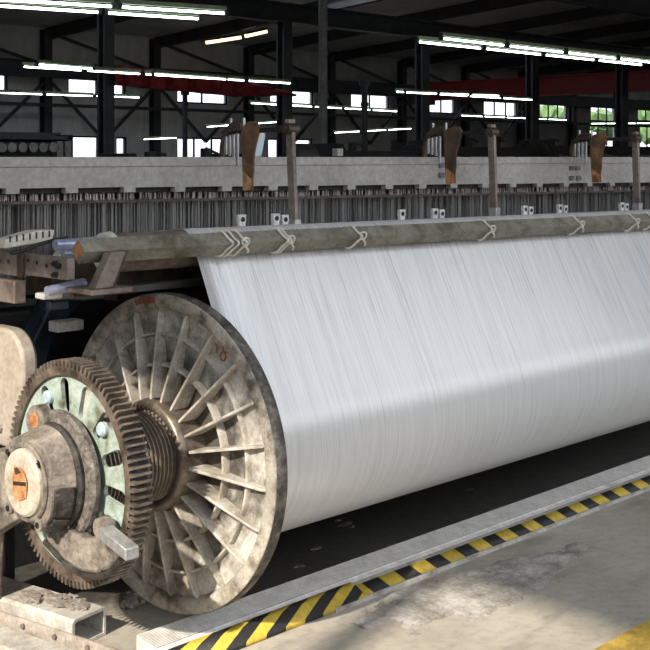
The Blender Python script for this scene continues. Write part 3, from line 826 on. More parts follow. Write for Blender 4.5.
# slanted clamp under the tube
t = thing('tube_clamp', 'slanted brown steel clamp holding the square tube near its end', 'clamp', (-.34, -.17, 1.12))
b = BM(); prism(b, [(-.350, 1.213), (-.296, 1.214), (-.345, 1.112), (-.405, 1.112)], 'Y', -.205, -.168); obj('slanted_plate', b, M['brown'], t, .003)
b = BM(); prism(b, [(-.300, 1.213), (-.292, 1.214), (-.340, 1.112), (-.347, 1.112)], 'Y', -.206, -.10); obj('side_web', b, M['brown_dk'], t)
b = BM(); box(b, (-.42, -.21, 1.095), (-.28, -.08, 1.111)); obj('base', b, M['brown'], t, .003)

# arm bar with bolt holes
t = thing('arm_bar', 'brown steel arm with bolt holes pointing out beside the tube end', 'arm', (-.46, .1, 1.13))
b = BM(); prism(b, [(-.152, 1.137), (.085, 1.136), (.085, 1.199), (-.152, 1.199)], 'X', -.462, -.435); BA = obj('plate', b, M['brown'], t, .003)
b = BM(); box(b, (-.470, .086, 1.130), (-.432, .60, 1.203)); obj('outer_bar', b, M['brown'], t, .004)
b = BM(); box(b, (-.473, .070, 1.132), (-.463, .100, 1.202)); obj('strap', b, M['brown_dk'], t, .002)
for y, z in ((.052, 1.181), (.005, 1.177), (-.048, 1.172)):
    b = BM(); rod(b, (-.4635, y, z), (-.455, y, z), .006, 12); obj('bolt_hole', b, M['black'], BA)
for y, z in ((-.10, 1.181), (-.10, 1.150), (-.116, 1.176)):
    b = BM(); rod(b, (-.474, y, z), (-.462, y, z), .009, 6); rod(b, (-.480, y, z), (-.474, y, z), .005, 8); obj('bolt', b, M['black'], BA)
for y in (.15, .20):
    b = BM(); rod(b, (-.4715, y, 1.172), (-.469, y, 1.172), .008, 12); obj('rivet', b, M['brown_dk'], BA)

# cream slotted cover and wedge behind the arm
t = thing('slotted_cover', 'cream slotted plastic cover behind the brown arm', 'cover', (-.4, .14, 1.2))
b = BM(); prism(b, [(-.505, 1.214), (-.345, 1.228), (-.335, 1.262), (-.40, 1.262), (-.505, 1.240)], 'Y', .11, .17); CV = obj('shell', b, M['cream'], t, .004)
for k in range(7):
    x = -.490 + .022 * k; b = BM(); box(b, (x, .1075, 1.232 + .0015 * k), (x + .004, .112, 1.250 + .0018 * k)); obj('slot', b, M['black'], CV)
b = BM(); prism(b, [(-.40, 1.14), (-.30, 1.14), (-.30, 1.205), (-.335, 1.215)], 'Y', .06, .09)
tag(obj('wedge_plate', b, M['cream'], bev=.003, loc=(-.35, .075, 1.14)), 'small cream wedge plate wedged between arm and cover', 'plate')
b = BM(); pipe(b, smooth_path([(-.52, .05, 1.205), (-.47, .05, 1.212), (-.43, .05, 1.225), (-.37, .05, 1.236), (-.33, .05, 1.240)]), .006, 8)
tag(obj('cable', b, M['black'], loc=(-.45, .05, 1.2)), 'black cable curving in front of the cream cover', 'cable')

# pipes and rails at the loom corner
b = BM(); rod(b, (-.470, -.06, 1.100), (-.345, -.06, 1.112), .014, 14, .017)
tag(obj('air_pipe', b, M['bluesteel'], loc=(-.4, -.06, 1.1)), 'short pale blue pipe below the brown arm', 'pipe')
b = BM(); rod(b, (-.405, -.09, 1.084), (-.20, -.09, 1.090), .010, 12)
tag(obj('steel_rod', b, M['brown_dk'], loc=(-.3, -.09, 1.085)), 'thin dark brown rod below the pale blue pipe', 'rod')
b = BM(); box(b, (-.455, -.02, 1.070), (-.39, .03, 1.088)); tag(obj('pale_block', b, M['clip'], bev=.005, loc=(-.42, 0, 1.07)), 'pale worn block on top of the blue leg', 'block')
b = BM(); box(b, (-.372, .06, 1.055), (3.6, .10, 1.078)); o = obj('support_rail', b, M['pipegrey'], LOOM, .003)
b = BM(); box(b, (-.48, .10, 1.050), (-.44, .34, 1.118)); tag(obj('hollow_bar', b, M['brown'], bev=.004, loc=(-.46, .2, 1.05)), 'short brown square bar under the arm at the picture edge', 'bar')
YL = .67
P = [(52, 84, 300), (45, 68, 318), (32, 52, 345), (26, 46, 368)]
P = [(at(a_, y_, 'Y', YL), at(c_, y_, 'Y', YL)) for a_, c_, y_ in P]
poly = [(p[0].x, p[0].z) for p in P] + [(P[-1][0].x + .02, .62), (P[-1][0].x + .60, 0), (P[-1][1].x + .62, 0)] + [(p[1].x, p[1].z) for p in P[::-1]]
b = BM(); prism(b, poly, 'Y', YL, YL + .1); o = obj('leg_casting', b, M['blue'], LOOM, .008); o['label'] = 'dark blue painted iron leg'
b = BM(); box(b, (-.36, .10, 1.02), (-.29, .16, 1.05)); o = obj('bracket_head', b, M['blue'], LOOM, .006)
t2 = at(64, 325, 'Y', .5)
b = BM(); box(b, (t2.x - .05, .46, t2.z - .018), (t2.x + .055, .52, t2.z + .018)); tag(obj('lit_gap_slab', b, M['clip'], bev=.004, loc=(t2.x, .49, t2.z)), 'pale slab standing for lit floor glimpsed in the gap behind the blue leg', 'plate')  # pale slab added to imitate bright floor seen through a gap

# white string ties on the tube
def tie(xc, kind, lab):
    t = thing('string_tie', lab, 'string', (xc, YT, 1.2), 'white strings tied round the tube')
    r = .0042; d = D + .004
    def loop(x0, dx):
        pts = []
        for k, (yy, zz) in enumerate(((.035, .028), (.0, d), (-d * .6, d * .45), (-d - .005, .002), (-d * .62, -d * .42), (0, -d), (.03, -.02))):
            s = k / 6; pts.append((x0 + dx * math.sin(PI * s * 1.1), YT + yy, zc(x0) + zz))
        return pts
    n = {'triple': (-.045, -.022, .012), 'single': (0,), 'double': (-.008, .008)}[kind]
    for q in n:
        b = BM(); pipe(b, smooth_path(loop(xc + q, .030), 5), r, 8); obj('loop', b, M['rope'], t)
    b = BM(); kx = xc + .045; ky, kz = YT - d * .75, zc(xc)
    pts = [(kx + .014 * math.cos(q), ky - .006 - .003 * math.sin(2 * q), kz + .004 + .013 * math.sin(q)) for q in [2 * PI * i / 14 for i in range(14)]]
    pipe(b, pts, r * .9, 8, True); obj('knot', b, M['rope'], t)
    b = BM(); pipe(b, smooth_path([(kx, ky - .004, kz - .010), (kx + .012, ky - .004, kz - .022), (kx + .018, ky + .006, kz - .032)], 5), r * .85, 8); obj('tail', b, M['rope'], t)
tie(.150, 'triple', 'triple white string wound round the tube nearest its open end')
tie(.350, 'double', 'white string tied with a knot, next after the triple winding')
tie(.700, 'single', 'single white string with long tail beyond the first post')
tie(1.455, 'single', 'white string looped on the tube between second and third posts')
tie(2.10, 'single', 'white string on the tube under the third blade')
tie(2.565, 'single', 'white string on the tube just before the third post')
tie(2.73, 'single', 'white string at the far visible end of the tube')

# white bearing clips behind the yarn over the roller
def clip(px_, lab, two):
    q = at(px_, 214, 'Y', .20); x = q.x; z0 = RC.z + zt(x) + RR - .035
    t = thing('guide_clip', lab, 'clip', (x, .20, z0), 'white guide clips behind the roller')
    zt_ = RC.z + zt(x) + RR + .026
    b = BM()
    for dx, h in ((0, 0), (.045, -.006))[:2 if two else 1]:
        rod(b, (x + dx, .185, zt_ - .014 + h), (x + dx, .20, zt_ - .014 + h), .017, 16); box(b, (x + dx - .014, .186, z0), (x + dx + .014, .199, zt_ - .012 + h))
        box(b, (x + dx - .018, .186, zt_ - .004 + h), (x + dx + .018, .199, zt_ + .003 + h))
    obj('bracket', b, M['clip'], t)
    for dx, h in ((0, 0), (.045, -.006))[:2 if two else 1]:
        b = BM(); rod(b, (x + dx, .1825, zt_ - .014 + h), (x + dx, .187, zt_ - .014 + h), .009, 14); obj('hole', b, M['black'], t)
for px_, lab, two in ((240, 'small white guide clip nearest the rusty first blade', False), (274, 'white twin guide clip just before the first post', True), (400, 'white guide clip midway between first and second posts', False), (433, 'white twin guide clip under the second blade', True),
                      (523, 'white twin guide clip next after the second post', True), (558, 'white twin guide clip midway from second to third post', True), (620, 'white twin guide clip just before the third post', True)):
    clip(px_, lab, two)
b = BM(); box(b, (-.3, .19, 1.06), (5.4, .335, 1.158)); obj('clip_rail', b, M['brown_dk'], LOOM)

# ------------------------------------------------------------------ lever posts with blades
LX, LY = .848, .30
BO = -.030                       # set the blade group a little nearer the post
LV = thing('lever_post', 'brown lever post with rusty blade, first from the tube end', 'lever', (LX, LY, 1.16), 'lever posts behind the yarn')
b = BM(); prism(b, [(LY - .018, 1.16), (LY + .018, 1.16), (LY + .020, 1.600), (LY - .016, 1.600)], 'X', LX - .010, LX + .008)
for v in b.verts: v.co.x -= (v.co.z - 1.2) * .045
obj('post', b, M['brown'], LV, .002)
b = BM(); box(b, (LX - .016, LY - .022, 1.16), (LX + .016, LY + .022, 1.243)); obj('foot', b, M['steel'], LV, .002)['label'] = 'bright steel foot'
b = BM(); rod(b, (LX - .045, LY, 1.590), (LX + .012, LY, 1.590), .021, 14); rod(b, (LX - .055, LY, 1.590), (LX - .045, LY, 1.590), .011, 10); obj('pivot_bolt', b, M['brown_dk'], LV)
b = BM(); box(b, (LX - .04, LY - .012, 1.612), (LX - .005, LY + .012, 1.628)); obj('top_cap', b, M['brown'], LV, .002)
b = BM(); rod(b, (LX - .02, LY, 1.592), (LX - .02, .70, 1.583), .0095, 12); rod(b, (LX - .02, LY + .02, 1.592), (LX - .02, LY + .07, 1.591), .015, 12); obj('rod', b, M['black'], LV)
# blade: broad rounded head, waist, narrower rusty foot
bl = [(.505, 1.618), (.488, 1.600), (.494, 1.575), (.512, 1.535), (.524, 1.500), (.530, 1.47), (.528, 1.43), (.536, 1.40), (.536, 1.385), (.534, 1.352), (.600, 1.350), (.604, 1.40), (.606, 1.45), (.610, 1.50), (.612, 1.54), (.617, 1.575), (.607, 1.600), (.585, 1.615), (.545, 1.622)]
bl = [(.565 + (y - .565) * .88 + BO, z) for y, z in bl]
b = BM(); prism(b, bl, 'X', LX - .03, LX - .022)
obj('blade', b, M['paddle'], LV, .0015)['label'] = 'rusty brown curved blade'
b = BM(); prism(b, [(.541 + BO, 1.351), (.594 + BO, 1.350), (.597 + BO, 1.40), (.594 + BO, 1.425), (.543 + BO, 1.395)], 'X', LX - .0318, LX - .0302); obj('rusty_tip', b, M['rust'], LV)['label'] = 'orange rusty lower tip'
# pale strips behind, hanging from a dark curved cover
for k in range(4):
    y = .630 + BO + .024 * k; b = BM(); box(b, (LX - .028, y, 1.475 - (.028 if k == 0 else 0) + .006 * k), (LX - .02, y + .013, 1.578 - .004 * k)); obj('strip', b, M['steel'], LV, .0015)
b = BM(); arc = [(.606, 1.620), (.63, 1.628), (.665, 1.622), (.700, 1.600), (.728, 1.565), (.738, 1.52), (.738, 1.47), (.726, 1.47), (.722, 1.53), (.705, 1.572), (.67, 1.585), (.606, 1.590)]
arc = [(y + BO, z) for y, z in arc]; prism(b, arc, 'X', LX - .034, LX - .008); obj('curved_cover', b, M['brown_dk'], LV, .0015)
for y in (.60 + BO, .68 + BO):
    b = BM(); rod(b, (LX - .02, y, 1.60), (LX - .02, y, 1.640), .006, 8); obj('stud', b, M['steel'], LV)
p1, p2 = at(494.5, 170, 'Y', LY).x, at(637.5, 170, 'Y', LY).x
dup(LV, (p1 - LX, 0, .006), 'brown lever post with blade, between first and last posts')
dup(LV, (p2 - LX, .0, -.008), 'brown lever post with blade, farthest from the tube end')

# ------------------------------------------------------------------ toothed gear wheel
GX0, GX1 = -.362, -.300
t = thing('gear_wheel', 'large toothed gear wheel with slotted mint green web', 'gear', (-.33, 0, .22))
NT = 100; RO, RI = .333, .312
b = BM(); F = []; Bk = []; Fi = []; Bi = []
for k in range(NT):
    for fr, r in ((.0, RI), (.22, RI), (.36, RO), (.66, RO), (.80, RI)):
        a = 2 * PI * (k + fr) / NT
        F.append(b.verts.new((GX0, r * math.cos(a), ZA + r * math.sin(a)))); Bk.append(b.verts.new((GX1, r * math.cos(a), ZA + r * math.sin(a))))
        Fi.append(b.verts.new((GX0, .287 * math.cos(a), ZA + .287 * math.sin(a)))); Bi.append(b.verts.new((GX1, .287 * math.cos(a), ZA + .287 * math.sin(a))))
n = len(F)
for i in range(n):
    j = (i + 1) % n
    fc = b.faces.new((F[i], F[j], Bk[j], Bk[i])); fc.material_index = 1 if i % 5 in (0, 4) else 0
    b.faces.new((Fi[i], Fi[j], F[j], F[i])); b.faces.new((Bi[i], Bk[i], Bk[j], Bi[j])); b.faces.new((Fi[i], Bi[i], Bi[j], Fi[j]))
obj('toothed_rim', b, M['teeth'], t).data.materials.append(M['grease'])
# web ring with rounded radial slots
NSL = 14; b = BM()
NA = NSL * 12
def inslot(a, r):
    k = (a / (2 * PI / NSL)) % 1.0
    return None
# the web is built sector by sector: a window with rounded ends between two spokes
sec = 2 * PI / NSL
def slot_half(r):
    r0, r1, h = .172, .278, .023
    if r < r0 or r > r1: return 0
    hh = h * (.75 + .25 * (r - r0) / (r1 - r0))
    e = hh
    if r < r0 + e: return math.sqrt(max(0, e * e - (r0 + e - r) ** 2))
    if r > r1 - e: return math.sqrt(max(0, e * e - (r - r1 + e) ** 2))
    return hh
rs = [.12, .15, .172, .173, .176, .181, .188, .196, .205, .22, .235, .25, .258, .264, .270, .2745, .277, .278, .283, .289]
for X_, flip in ((GX0 + .010, 0), (GX0 + .024, 1)):
    for s in range(NSL):
        c = s * sec + .10
        for side in (0, 1):
            for i in range(len(rs) - 1):
                q = []
                for r in (rs[i], rs[i + 1]):
                    h = slot_half(r) / r
                    a0, a1 = (c + h, c + sec / 2) if side == 0 else (c - sec / 2, c - h)
                    q.append([(X_, r * math.cos(a0 + (a1 - a0) * m / 3), ZA + r * math.sin(a0 + (a1 - a0) * m / 3)) for m in range(4)])
                for m in range(3):
                    b.faces.new([b.verts.new(p) for p in (q[0][m], q[0][m + 1], q[1][m + 1], q[1][m])])
for s in range(NSL):      # slot walls
    c = s * sec + .10
    for sg in (1, -1):
        pts = [(r, c + sg * slot_half(r) / r) for r in rs if .172 <= r <= .278]
        for (r0, a0), (r1, a1) in zip(pts, pts[1:]):
            b.faces.new([b.verts.new(p) for p in ((GX0 + .010, r0 * math.cos(a0), ZA + r0 * math.sin(a0)), (GX0 + .010, r1 * math.cos(a1), ZA + r1 * math.sin(a1)), (GX0 + .024, r1 * math.cos(a1), ZA + r1 * math.sin(a1)), (GX0 + .024, r0 * math.cos(a0), ZA + r0 * math.sin(a0)))])
bmesh.ops.remove_doubles(b, verts=b.verts[:], dist=1e-5)
WB = obj('web', b, M['mint'], t); WB['label'] = 'chipped mint green painted web'
for a_ in (62, 138, 205, 290, 350):
    q = math.radians(a_); p = Vector((GX0 + .010, .235 * math.cos(q), ZA + .235 * math.sin(q)))
    b = BM(); lathe(b, [(GX0 - .008, 0), (GX0 - .008, .016), (GX0 - .002, .021), (GX0 + .010, .021)], 20, p.y, p.z); obj('web_bolt', b, M['mintbolt'], t)

# ------------------------------------------------------------------ bearing housing on the beam end
HS = thing('bearing_housing', 'dusty greasy bearing housing with an ivory cap at the beam end', 'housing', (-.45, 0, .3))
b = BM(); lathe(b, [(-.366, .10), (-.366, .175), (-.374, .188), (-.392, .190), (-.402, .182), (-.404, .150), (-.404, .10)], 72, 0, ZA, closed=True); obj('back_disc', b, M['gritty'], HS)
b = BM(); lathe(b, [(-.402, .10), (-.402, .156), (-.415, .158), (-.425, .150), (-.425, .10)], 72, 0, ZA, closed=True); obj('packing_ring', b, M['grease'], HS)['label'] = 'black greasy packing ring'
# main body: rounded block that narrows to the cap
def superel(R, n_, p):
    out = []
    for i in range(n_):
        a = 2 * PI * i / n_; c, s = math.cos(a), math.sin(a)
        k = (abs(c) ** p + abs(s) ** p) ** (-1 / p); out.append((R * k * c, R * k * s))
    return out
b = BM(); rings = []
for X_, R, p in ((-.425, .150, 2.2), (-.44, .140, 2.4), (-.462, .128, 3.0), (-.487, .121, 3.4), (-.492, .115, 3.4)):
    rings.append([b.verts.new((X_, y + .008, ZA + z)) for y, z in superel(R, 64, p)])
for A, Bv in zip(rings, rings[1:]):
    for i in range(64): b.faces.new((A[i], A[(i + 1) % 64], Bv[(i + 1) % 64], Bv[i]))
b.faces.new(rings[0][::-1]); b.faces.new(rings[-1]); obj('body', b, M['housing'], HS)
# greasy dark quarter at the lower front of the body
b = BM()
def shell(a0, a1, X0, X1, dr, n_=14):
    def R(X_): return .150 + (X_ + .425) * (.150 - .122) / .065
    g = []
    for i in range(n_ + 1):
        a = a0 + (a1 - a0) * i / n_; row_ = []
        for j in range(7):
            X_ = X0 + (X1 - X0) * j / 6; p = 2.3 + 1.1 * (X_ + .43) / (-.06); c, s = math.cos(a), math.sin(a)
            k = (abs(c) ** p + abs(s) ** p) ** (-1 / p); r = (R(X_) * k + dr) + .002 * math.sin(i * 2.1 + j)
            row_.append((X_, .008 + r * c, ZA + r * s))
        g.append(row_)
    return g
g = shell(math.radians(214), math.radians(180), -.428, -.484, .006)
G = [[b.verts.new(p) for p in r_] for r_ in g]
for i in range(len(G) - 1):
    for j in range(6): b.faces.new((G[i][j], G[i + 1][j], G[i + 1][j + 1], G[i][j + 1]))
o = obj('grease_coat', b, M['grease'], HS); o['label'] = 'black grease coating'; s2 = o.modifiers.new('t', 'SOLIDIFY'); s2.thickness = .004
g = shell(math.radians(264), math.radians(217), -.428, -.480, .007)
b = BM(); G = [[b.verts.new(p) for p in r_] for r_ in g]
for i in range(len(G) - 1):
    for j in range(6): b.faces.new((G[i][j], G[i + 1][j], G[i + 1][j + 1], G[i][j + 1]))
o = obj('grease_coat', b, M['grease'], HS); o['label'] = 'black grease coating'; s2 = o.modifiers.new('t', 'SOLIDIFY'); s2.thickness = .004
for y, z in ((-.066, .610), (-.062, .440), (.100, .620), (.098, .455)):
    b = BM(); rod(b, (-.44, y, z), (-.502, y, z), .021, 16, .018); BB = obj('bolt_boss', b, M['housing'], HS, .003)
    b = BM(); rod(b, (-.502, y, z), (-.5045, y, z), .009, 12); obj('bolt_socket', b, M['black'], BB)
b = BM(); lathe(b, [(-.488, .085), (-.488, .112), (-.498, .114), (-.502, .110), (-.502, .101), (-.496, .097), (-.496, .085)], 64, .008, ZA - .002, closed=True); obj('cap_seat', b, M['housing'], HS)
b = BM(); lathe(b, [(-.495, .03), (-.510, .032), (-.514, .05), (-.514, .088), (-.508, .096), (-.495, .098)], 64, .008, ZA - .002, closed=True); CP = obj('end_cap', b, M['cap'], HS); CP['label'] = 'ivory round end cap with rust streaks'
# squarish rusty socket in the cap with a rusty key inside
sq = [(.008 + .040 * c, ZA - .004 + .048 * s) for c, s in ((.75, 1.0), (1.0, .2), (.9, -.75), (.1, -1.05), (-.85, -.7), (-.9, .3), (-.35, .95))]
b = BM(); prism(b, sq, 'X', -.5165, -.5145); obj('rusty_socket', b, M['rust'], CP)['label'] = 'rust orange hexagonal socket'
b = BM(); prism(b, [(.042, ZA - .012), (-.026, ZA - .002), (-.026, ZA + .008), (.042, ZA - .002)], 'X', -.5185, -.5167); obj('socket_bar', b, M['brown_dk'], CP)
b = BM(); prism(b, [(.036, ZA + .038), (.020, ZA + .042), (.002, ZA + .030), (.030, ZA + .020)], 'X', -.518, -.5167); obj('socket_shadow_lip', b, M['brown_dk'], CP)
# top lug
b = BM(); lathe(b, [(-.432, 0), (-.432, .040), (-.424, .048), (-.392, .048), (-.392, 0)], 28, .075, .700); LG = obj('lug', b, M['housing'], HS)
b = BM(); lathe(b, [(-.4345, 0), (-.4345, .022), (-.4325, .024)], 20, .070, .705); obj('rusty_plug', b, M['rust'], LG)
# lower arm reaching towards the gear's edge, with its steel clamp block
arm = [(.03, .44), (-.06, .43), (-.16, .405), (-.22, .42), (-.285, .435), (-.335, .43), (-.345, .395), (-.300, .355), (-.235, .325), (-.16, .312), (-.08, .322), (.02, .36)]
b = BM(); prism(b, arm, 'X', -.425, -.372); AR = obj('lower_arm', b, M['housing'], HS, .012)
b = BM(); pipe(b, smooth_path([(-.418, .03, .355), (-.418, -.06, .322), (-.418, -.15, .307), (-.418, -.235, .318), (-.418, -.305, .350), (-.415, -.345, .392)], 6), .010, 8); obj('greasy_edge', b, M['grease'], AR)
b = BM(); prism(b, [(-.262, .462), (-.385, .432), (-.387, .398), (-.264, .428)], 'X', -.430, -.385); obj('clamp_block', b, M['steel'], HS, .004)['label'] = 'bright square steel clamp block'
b = BM(); lathe(b, [(-.412, 0), (-.412, .030), (-.380, .033), (-.380, 0)], 20, -.235, .448); obj('clamp_boss', b, M['housing'], HS)
# bearing stand to the floor, mostly out of the picture
b = BM(); prism(b, [(.10, .56), (.08, .44), (.34, .30), (.36, .095), (.52, .095), (.50, .45), (.30, .58)], 'X', -.425, -.372); obj('pedestal', b, M['housing'], HS, .006)

# beige guard standing behind the gear
t = thing('belt_guard', 'smooth beige round topped guard behind the gear wheel', 'guard', (-.26, .46, 0))
arc = [(.64, .60), (.64, .895)]
for i in range(13):
    a = PI / 2 - (PI / 2) * i / 12; arc.append((.500 - .125 * math.cos(a), .800 + .107 * math.sin(a)))
arc = [(.62, .52), (.62, .915)] + [(.520 - .12 * math.sin(q), .808 + .107 * math.cos(q)) for q in [PI / 2 * i / 12 for i in range(13)]] + [(.40, .71), (.42, .66), (.47, .60), (.48, .52)]
b = BM(); prism(b, arc, 'X', -.275, -.215); obj('cover', b, M['guard'], t, .012)
b = BM(); bar(b, (-.279, .565, .53), (-.279, .565, .905), .012, .008); obj('edge_lip', b, M['cream'], t)
b = BM(); rod(b, (-.287, .535, .585), (-.275, .535, .585), .014, 6); obj('bolt', b, M['steel'], t)
b = BM(); box(b, (-.255, .54, 0), (-.22, .62, .53)); obj('stand', b, M['black'], t)

# ------------------------------------------------------------------ pale channel, angle iron and base plate by the floor
ang = math.radians(10.3)
def yaw(bm_, c=(-.25, .05)):
    for v in bm_.verts:
        dx, dy = v.co.x - c[0], v.co.y - c[1]
        v.co.x = c[0] + dx * math.cos(ang) - dy * math.sin(ang); v.co.y = c[1] + dx * math.sin(ang) + dy * math.cos(ang)
    return bm_
t = thing('steel_channel', 'pale dusty rectangular steel tube lying on floor by the gear', 'steel tube', (-.25, .4, 0))
b = BM(); o_ = [(-.318, .002), (-.318, .080), (-.308, .090), (-.184, .090), (-.178, .084), (-.178, .002)]
i_ = [(-.308, .010), (-.308, .074), (-.302, .080), (-.190, .080), (-.186, .076), (-.186, .010)]
for y0, y1 in ((.055, .72),):
    A = [b.verts.new((p[0], y0, p[1])) for p in o_]; Bv = [b.verts.new((p[0], y1, p[1])) for p in o_]; A2 = [b.verts.new((p[0], y0, p[1])) for p in i_]; B2 = [b.verts.new((p[0], y1, p[1])) for p in i_]
    for k in range(6):
        j = (k + 1) % 6
        b.faces.new((A[k], A[j], Bv[j], Bv[k])); b.faces.new((A2[k], B2[k], B2[j], A2[j])); b.faces.new((A[k], A2[k], A2[j], A[j])); b.faces.new((Bv[k], Bv[j], B2[j], B2[k]))
obj('shell', yaw(b), M['chan'], t)
t = thing('angle_iron', 'dusty bolted angle iron running beside the pale steel tube', 'angle iron', (-.36, .2, 0))
b = BM(); prism(b, [(-.345, .001), (-.345, .062), (-.338, .062), (-.338, .008), (-.325, .008), (-.325, .001)], 'Y', -.30, .70); obj('bar', yaw(b), M['angle'], t)
for y in (-.04, .10, .24, .38):
    b = BM(); rod(b, (-.345, y, .042), (-.353, y, .042), .008, 8); obj('bolt', yaw(b), M['brown'], t)
b = BM(); box(b, (-.46, -.02, 0), (-.362, .7, .030)); o = obj('base_plate', yaw(b), M['chan'], loc=(-.4, .4, 0)); tag(o, 'flat pale base plate on the floor outside the angle iron', 'plate')
for k, (x, y, lab) in enumerate(((-.285, .27, 'larger flat clump of grey lint on the pale steel tube'), (-.245, .165, 'smaller brown lint clump nearest the open tube end'))):
    b = BM(); rnd = random.Random(k)
    for q in range(12): blob(b, (x + rnd.uniform(-.035, .035), y + rnd.uniform(-.06, .06), .093), rnd.uniform(.012, .024), rnd.uniform(.016, .034), rnd.uniform(.004, .008), q + 20 * k, .4, 2)
    tag(obj('lint_clump', b, M['lint'], loc=(x, y, .09)), lab, 'lint', None, 'stuff')
b = BM()
q = at(134, 600, 'Z', .02)
for k in range(8): blob(b, (q.x + random.uniform(-.03, .03), q.y + random.uniform(-.03, .03), .012 + random.uniform(0, .016)), .020, .018, .012, 40 + k, .5, 2)
tag(obj('lint_tuft', b, M['lint'], loc=(q.x, q.y, 0)), 'tuft of brown lint on the floor at the flange foot', 'lint', None, 'stuff')

# ------------------------------------------------------------------ ribbed step with hazard tape
ST = thing('ribbed_step', 'long ribbed aluminium step on the floor before the beam', 'step', (1.5, -.2, 0))
YB0, YF0 = -.112, -.212
prof = [(YB0, 0), (YB0, .052), (YB0 - .003, .0575)]
NR = 13
for k in range(NR):
    y = YB0 - .006 - (YB0 - .008 - YF0) * k / NR; z = .058 - (.058 - .046) * k / NR; w = (YB0 - .008 - YF0) / NR
    prof += [(y, z), (y - w * .50, z - .0004), (y - w * .60, z - .0028), (y - w * .92, z - .003)]
prof += [(YF0 - .002, .0455), (YF0 - .004, .043), (-.240, .0405), (-.240, 0)]
b = BM(); XA, XZ = -.195, 5.2
A = [b.verts.new((XA, p[0], p[1])) for p in prof]; Bv = [b.verts.new((XZ, p[0], p[1])) for p in prof]
for i in range(len(prof)):
    fc = b.faces.new((A[i], A[(i + 1) % len(prof)], Bv[(i + 1) % len(prof)], Bv[i]))
    if 3 <= i < 3 + 4 * NR and (i - 3) % 4 in (1, 2): fc.material_index = 1
f = b.faces.new(A); f2 = b.faces.new(Bv[::-1]); bmesh.ops.triangulate(b, faces=[f, f2])
obj('tread', b, M['step'], ST, sharp=20).data.materials.append(M['steplip'])
b = BM(); prism(b, [(-.241, 0), (-.241, .0400), (-.262, .0385), (-.3065, .0135), (-.3065, .0)], 'X', XA + .01, XZ); obj('nosing', b, M['steplip'], ST)
b = BM(); prism(b, [(-.307, 0), (-.307, .0125), (-.313, .009), (-.314, 0)], 'X', .45, XZ); obj('edge_strip', b, M['chan'], ST)['label'] = 'pale lower edge strip'
def tape(name, x0, x1, pts, mat, lab):
    b = BM(); A = [b.verts.new((x0, p[0], p[1])) for p in pts]; Bv = [b.verts.new((x1, p[0], p[1])) for p in pts]
    for i in range(len(pts) - 1): b.faces.new((A[i], A[i + 1], Bv[i + 1], Bv[i]))
    o = obj(name, b, M[mat], loc=(x0, -.28, .02)); s = o.modifiers.new('t', 'SOLIDIFY'); s.thickness = .0012; s.offset = 0
    return tag(o, lab, 'tape', 'hazard tape on the step')
tape('hazard_tape', .60, XZ, [(-.2640, .0400), (-.3075, .0155)], 'tape_sq', 'crisp black and yellow block tape along the step front')
tape('hazard_tape', XA + .02, .598, [(-.236, .0428), (-.262, .0405), (-.3075, .0155), (-.3085, .002)], 'tape_dg', 'worn slanted black and yellow tape at the step end')
q = at(228, 600, 'Z', .055)
b = BM(); box(b, (q.x - .03, -.125, .0585), (q.x + .02, -.108, .062)); tag(obj('tape_scrap', b, M['yellowpaint'], loc=(q.x, -.115, .058)), 'scrap of yellow tape on the step beside the flange', 'tape')

b = BM()
for px_, py_, r_ in ((345, 524, .022), (338, 520, .012), (316, 548, .016), (352, 527, .010), (470, 489, .012), (300, 566, .014)):
    q = at(px_, py_, 'Z', .004); blob(b, (q.x, q.y, .003), r_ * 1.7, r_ * .7, .004, int(px_), .5, 2)
tag(obj('floor_lint', b, M['brown'], loc=(.9, .3, 0)), 'scattered bits of lint on the dark floor under the white beam', 'lint', None, 'stuff')
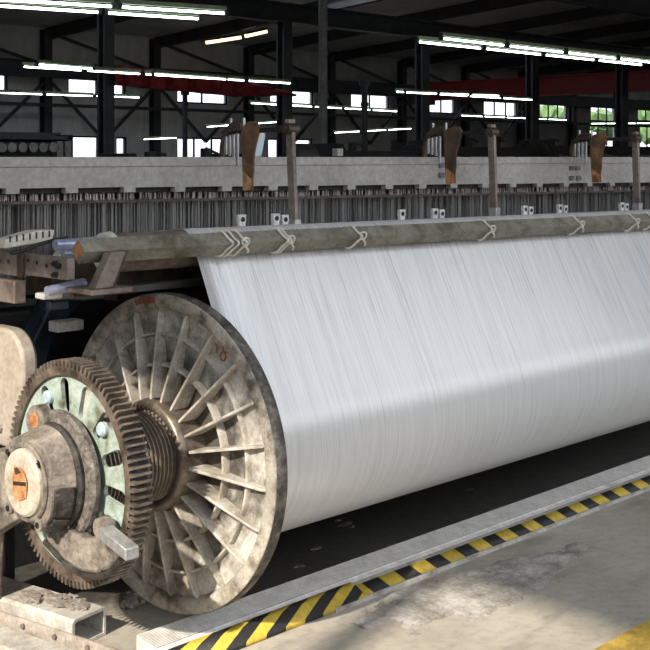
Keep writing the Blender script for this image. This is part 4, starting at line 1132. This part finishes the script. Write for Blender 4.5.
# ------------------------------------------------------------------ floor details
b = BM(); nx, ny = 90, 46; X0, X1, Y0, Y1 = .42, 1.62, -.80, -.33
import mathutils
G = []
for i in range(nx + 1):
    r_ = []
    for j in range(ny + 1):
        x, y = X0 + (X1 - X0) * i / nx, Y0 + (Y1 - Y0) * j / ny
        u, v = (x - 1.02) / .58, (y + .50 + .05 * (x - 1.0)) / (.17 + .05 * math.sin(x * 3))
        n1 = mathutils.noise.noise(Vector((x * 6, y * 9, 0))); n2 = mathutils.noise.fractal(Vector((x * 26, y * 40, 3)), .8, 2, 4)
        d = 1 - math.sqrt(u * u + v * v) + .35 * n1
        h = max(-1, min(1, d * 5)) * .006 + (.0045 * n2 if d > 0 else 0) - .0015
        r_.append(b.verts.new((x, y, h if d > -.2 else -.01)))
    G.append(r_)
for i in range(nx):
    for j in range(ny):
        if max(v.co.z for v in (G[i][j], G[i + 1][j], G[i + 1][j + 1], G[i][j + 1])) > -.004: b.faces.new((G[i][j], G[i + 1][j], G[i + 1][j + 1], G[i][j + 1]))
bmesh.ops.delete(b, geom=[v for v in b.verts if not v.link_faces], context='VERTS')
struct('floor_patch', b, M['patch'])
b = BM(); box(b, (-3, -1.20, .0003), (9, -1.065, .0018)); struct('floor_line', b, M['yellowpaint'])

# ------------------------------------------------------------------ light, sky, camera
w = bpy.data.worlds.new('sky'); C.world = w; w.use_nodes = True
nt = w.node_tree; bg = nt.nodes['Background']
tc = nt.nodes.new('ShaderNodeTexCoord'); sx = nt.nodes.new('ShaderNodeSeparateXYZ'); nt.links.new(tc.outputs['Generated'], sx.inputs[0]); zz = math_n(nt, 'MULTIPLY_ADD', sx.outputs[2], .5); zz.node.inputs[2].default_value = .5
cl = ramp(nt, zz, [(.49, (.16, .145, .125)), (.505, (1.0, .985, .97)), (.56, (.97, .98, 1.0)), (.8, (.82, .90, 1.0))])
nt.links.new(cl, bg.inputs['Color']); bg.inputs['Strength'].default_value = 2.6
sl = bpy.data.lights.new('sun', 'SUN'); sl.energy = 6.8; sl.angle = math.radians(1.2); sl.color = (1.0, .90, .76)
so = bpy.data.objects.new('sun', sl); COL.objects.link(so); so.location = (-8, -2, 7); so.rotation_euler = SUN.to_track_quat('-Z', 'Y').to_euler()

cd = bpy.data.cameras.new('camera'); co = bpy.data.objects.new('camera', cd); COL.objects.link(co)
co.location = CAM
fw = Vector((K_, S_, 0)); co.rotation_euler = fw.to_track_quat('-Z', 'Y').to_euler()
cd.sensor_fit = 'HORIZONTAL'; cd.sensor_width = 36; cd.lens = 36 * FPX / 650
cd.shift_x = 0; cd.shift_y = -(325 - HY) / 650
cd.clip_end = 300
C.camera = co
C.view_settings.view_transform = 'Standard'; C.view_settings.look = 'None'; C.view_settings.gamma = 1; C.view_settings.use_curve_mapping = False
C.view_settings.exposure = 0.0
C.cycles.use_denoising = True
C.cycles.max_bounces = 8
C.cycles.transparent_max_bounces = 16
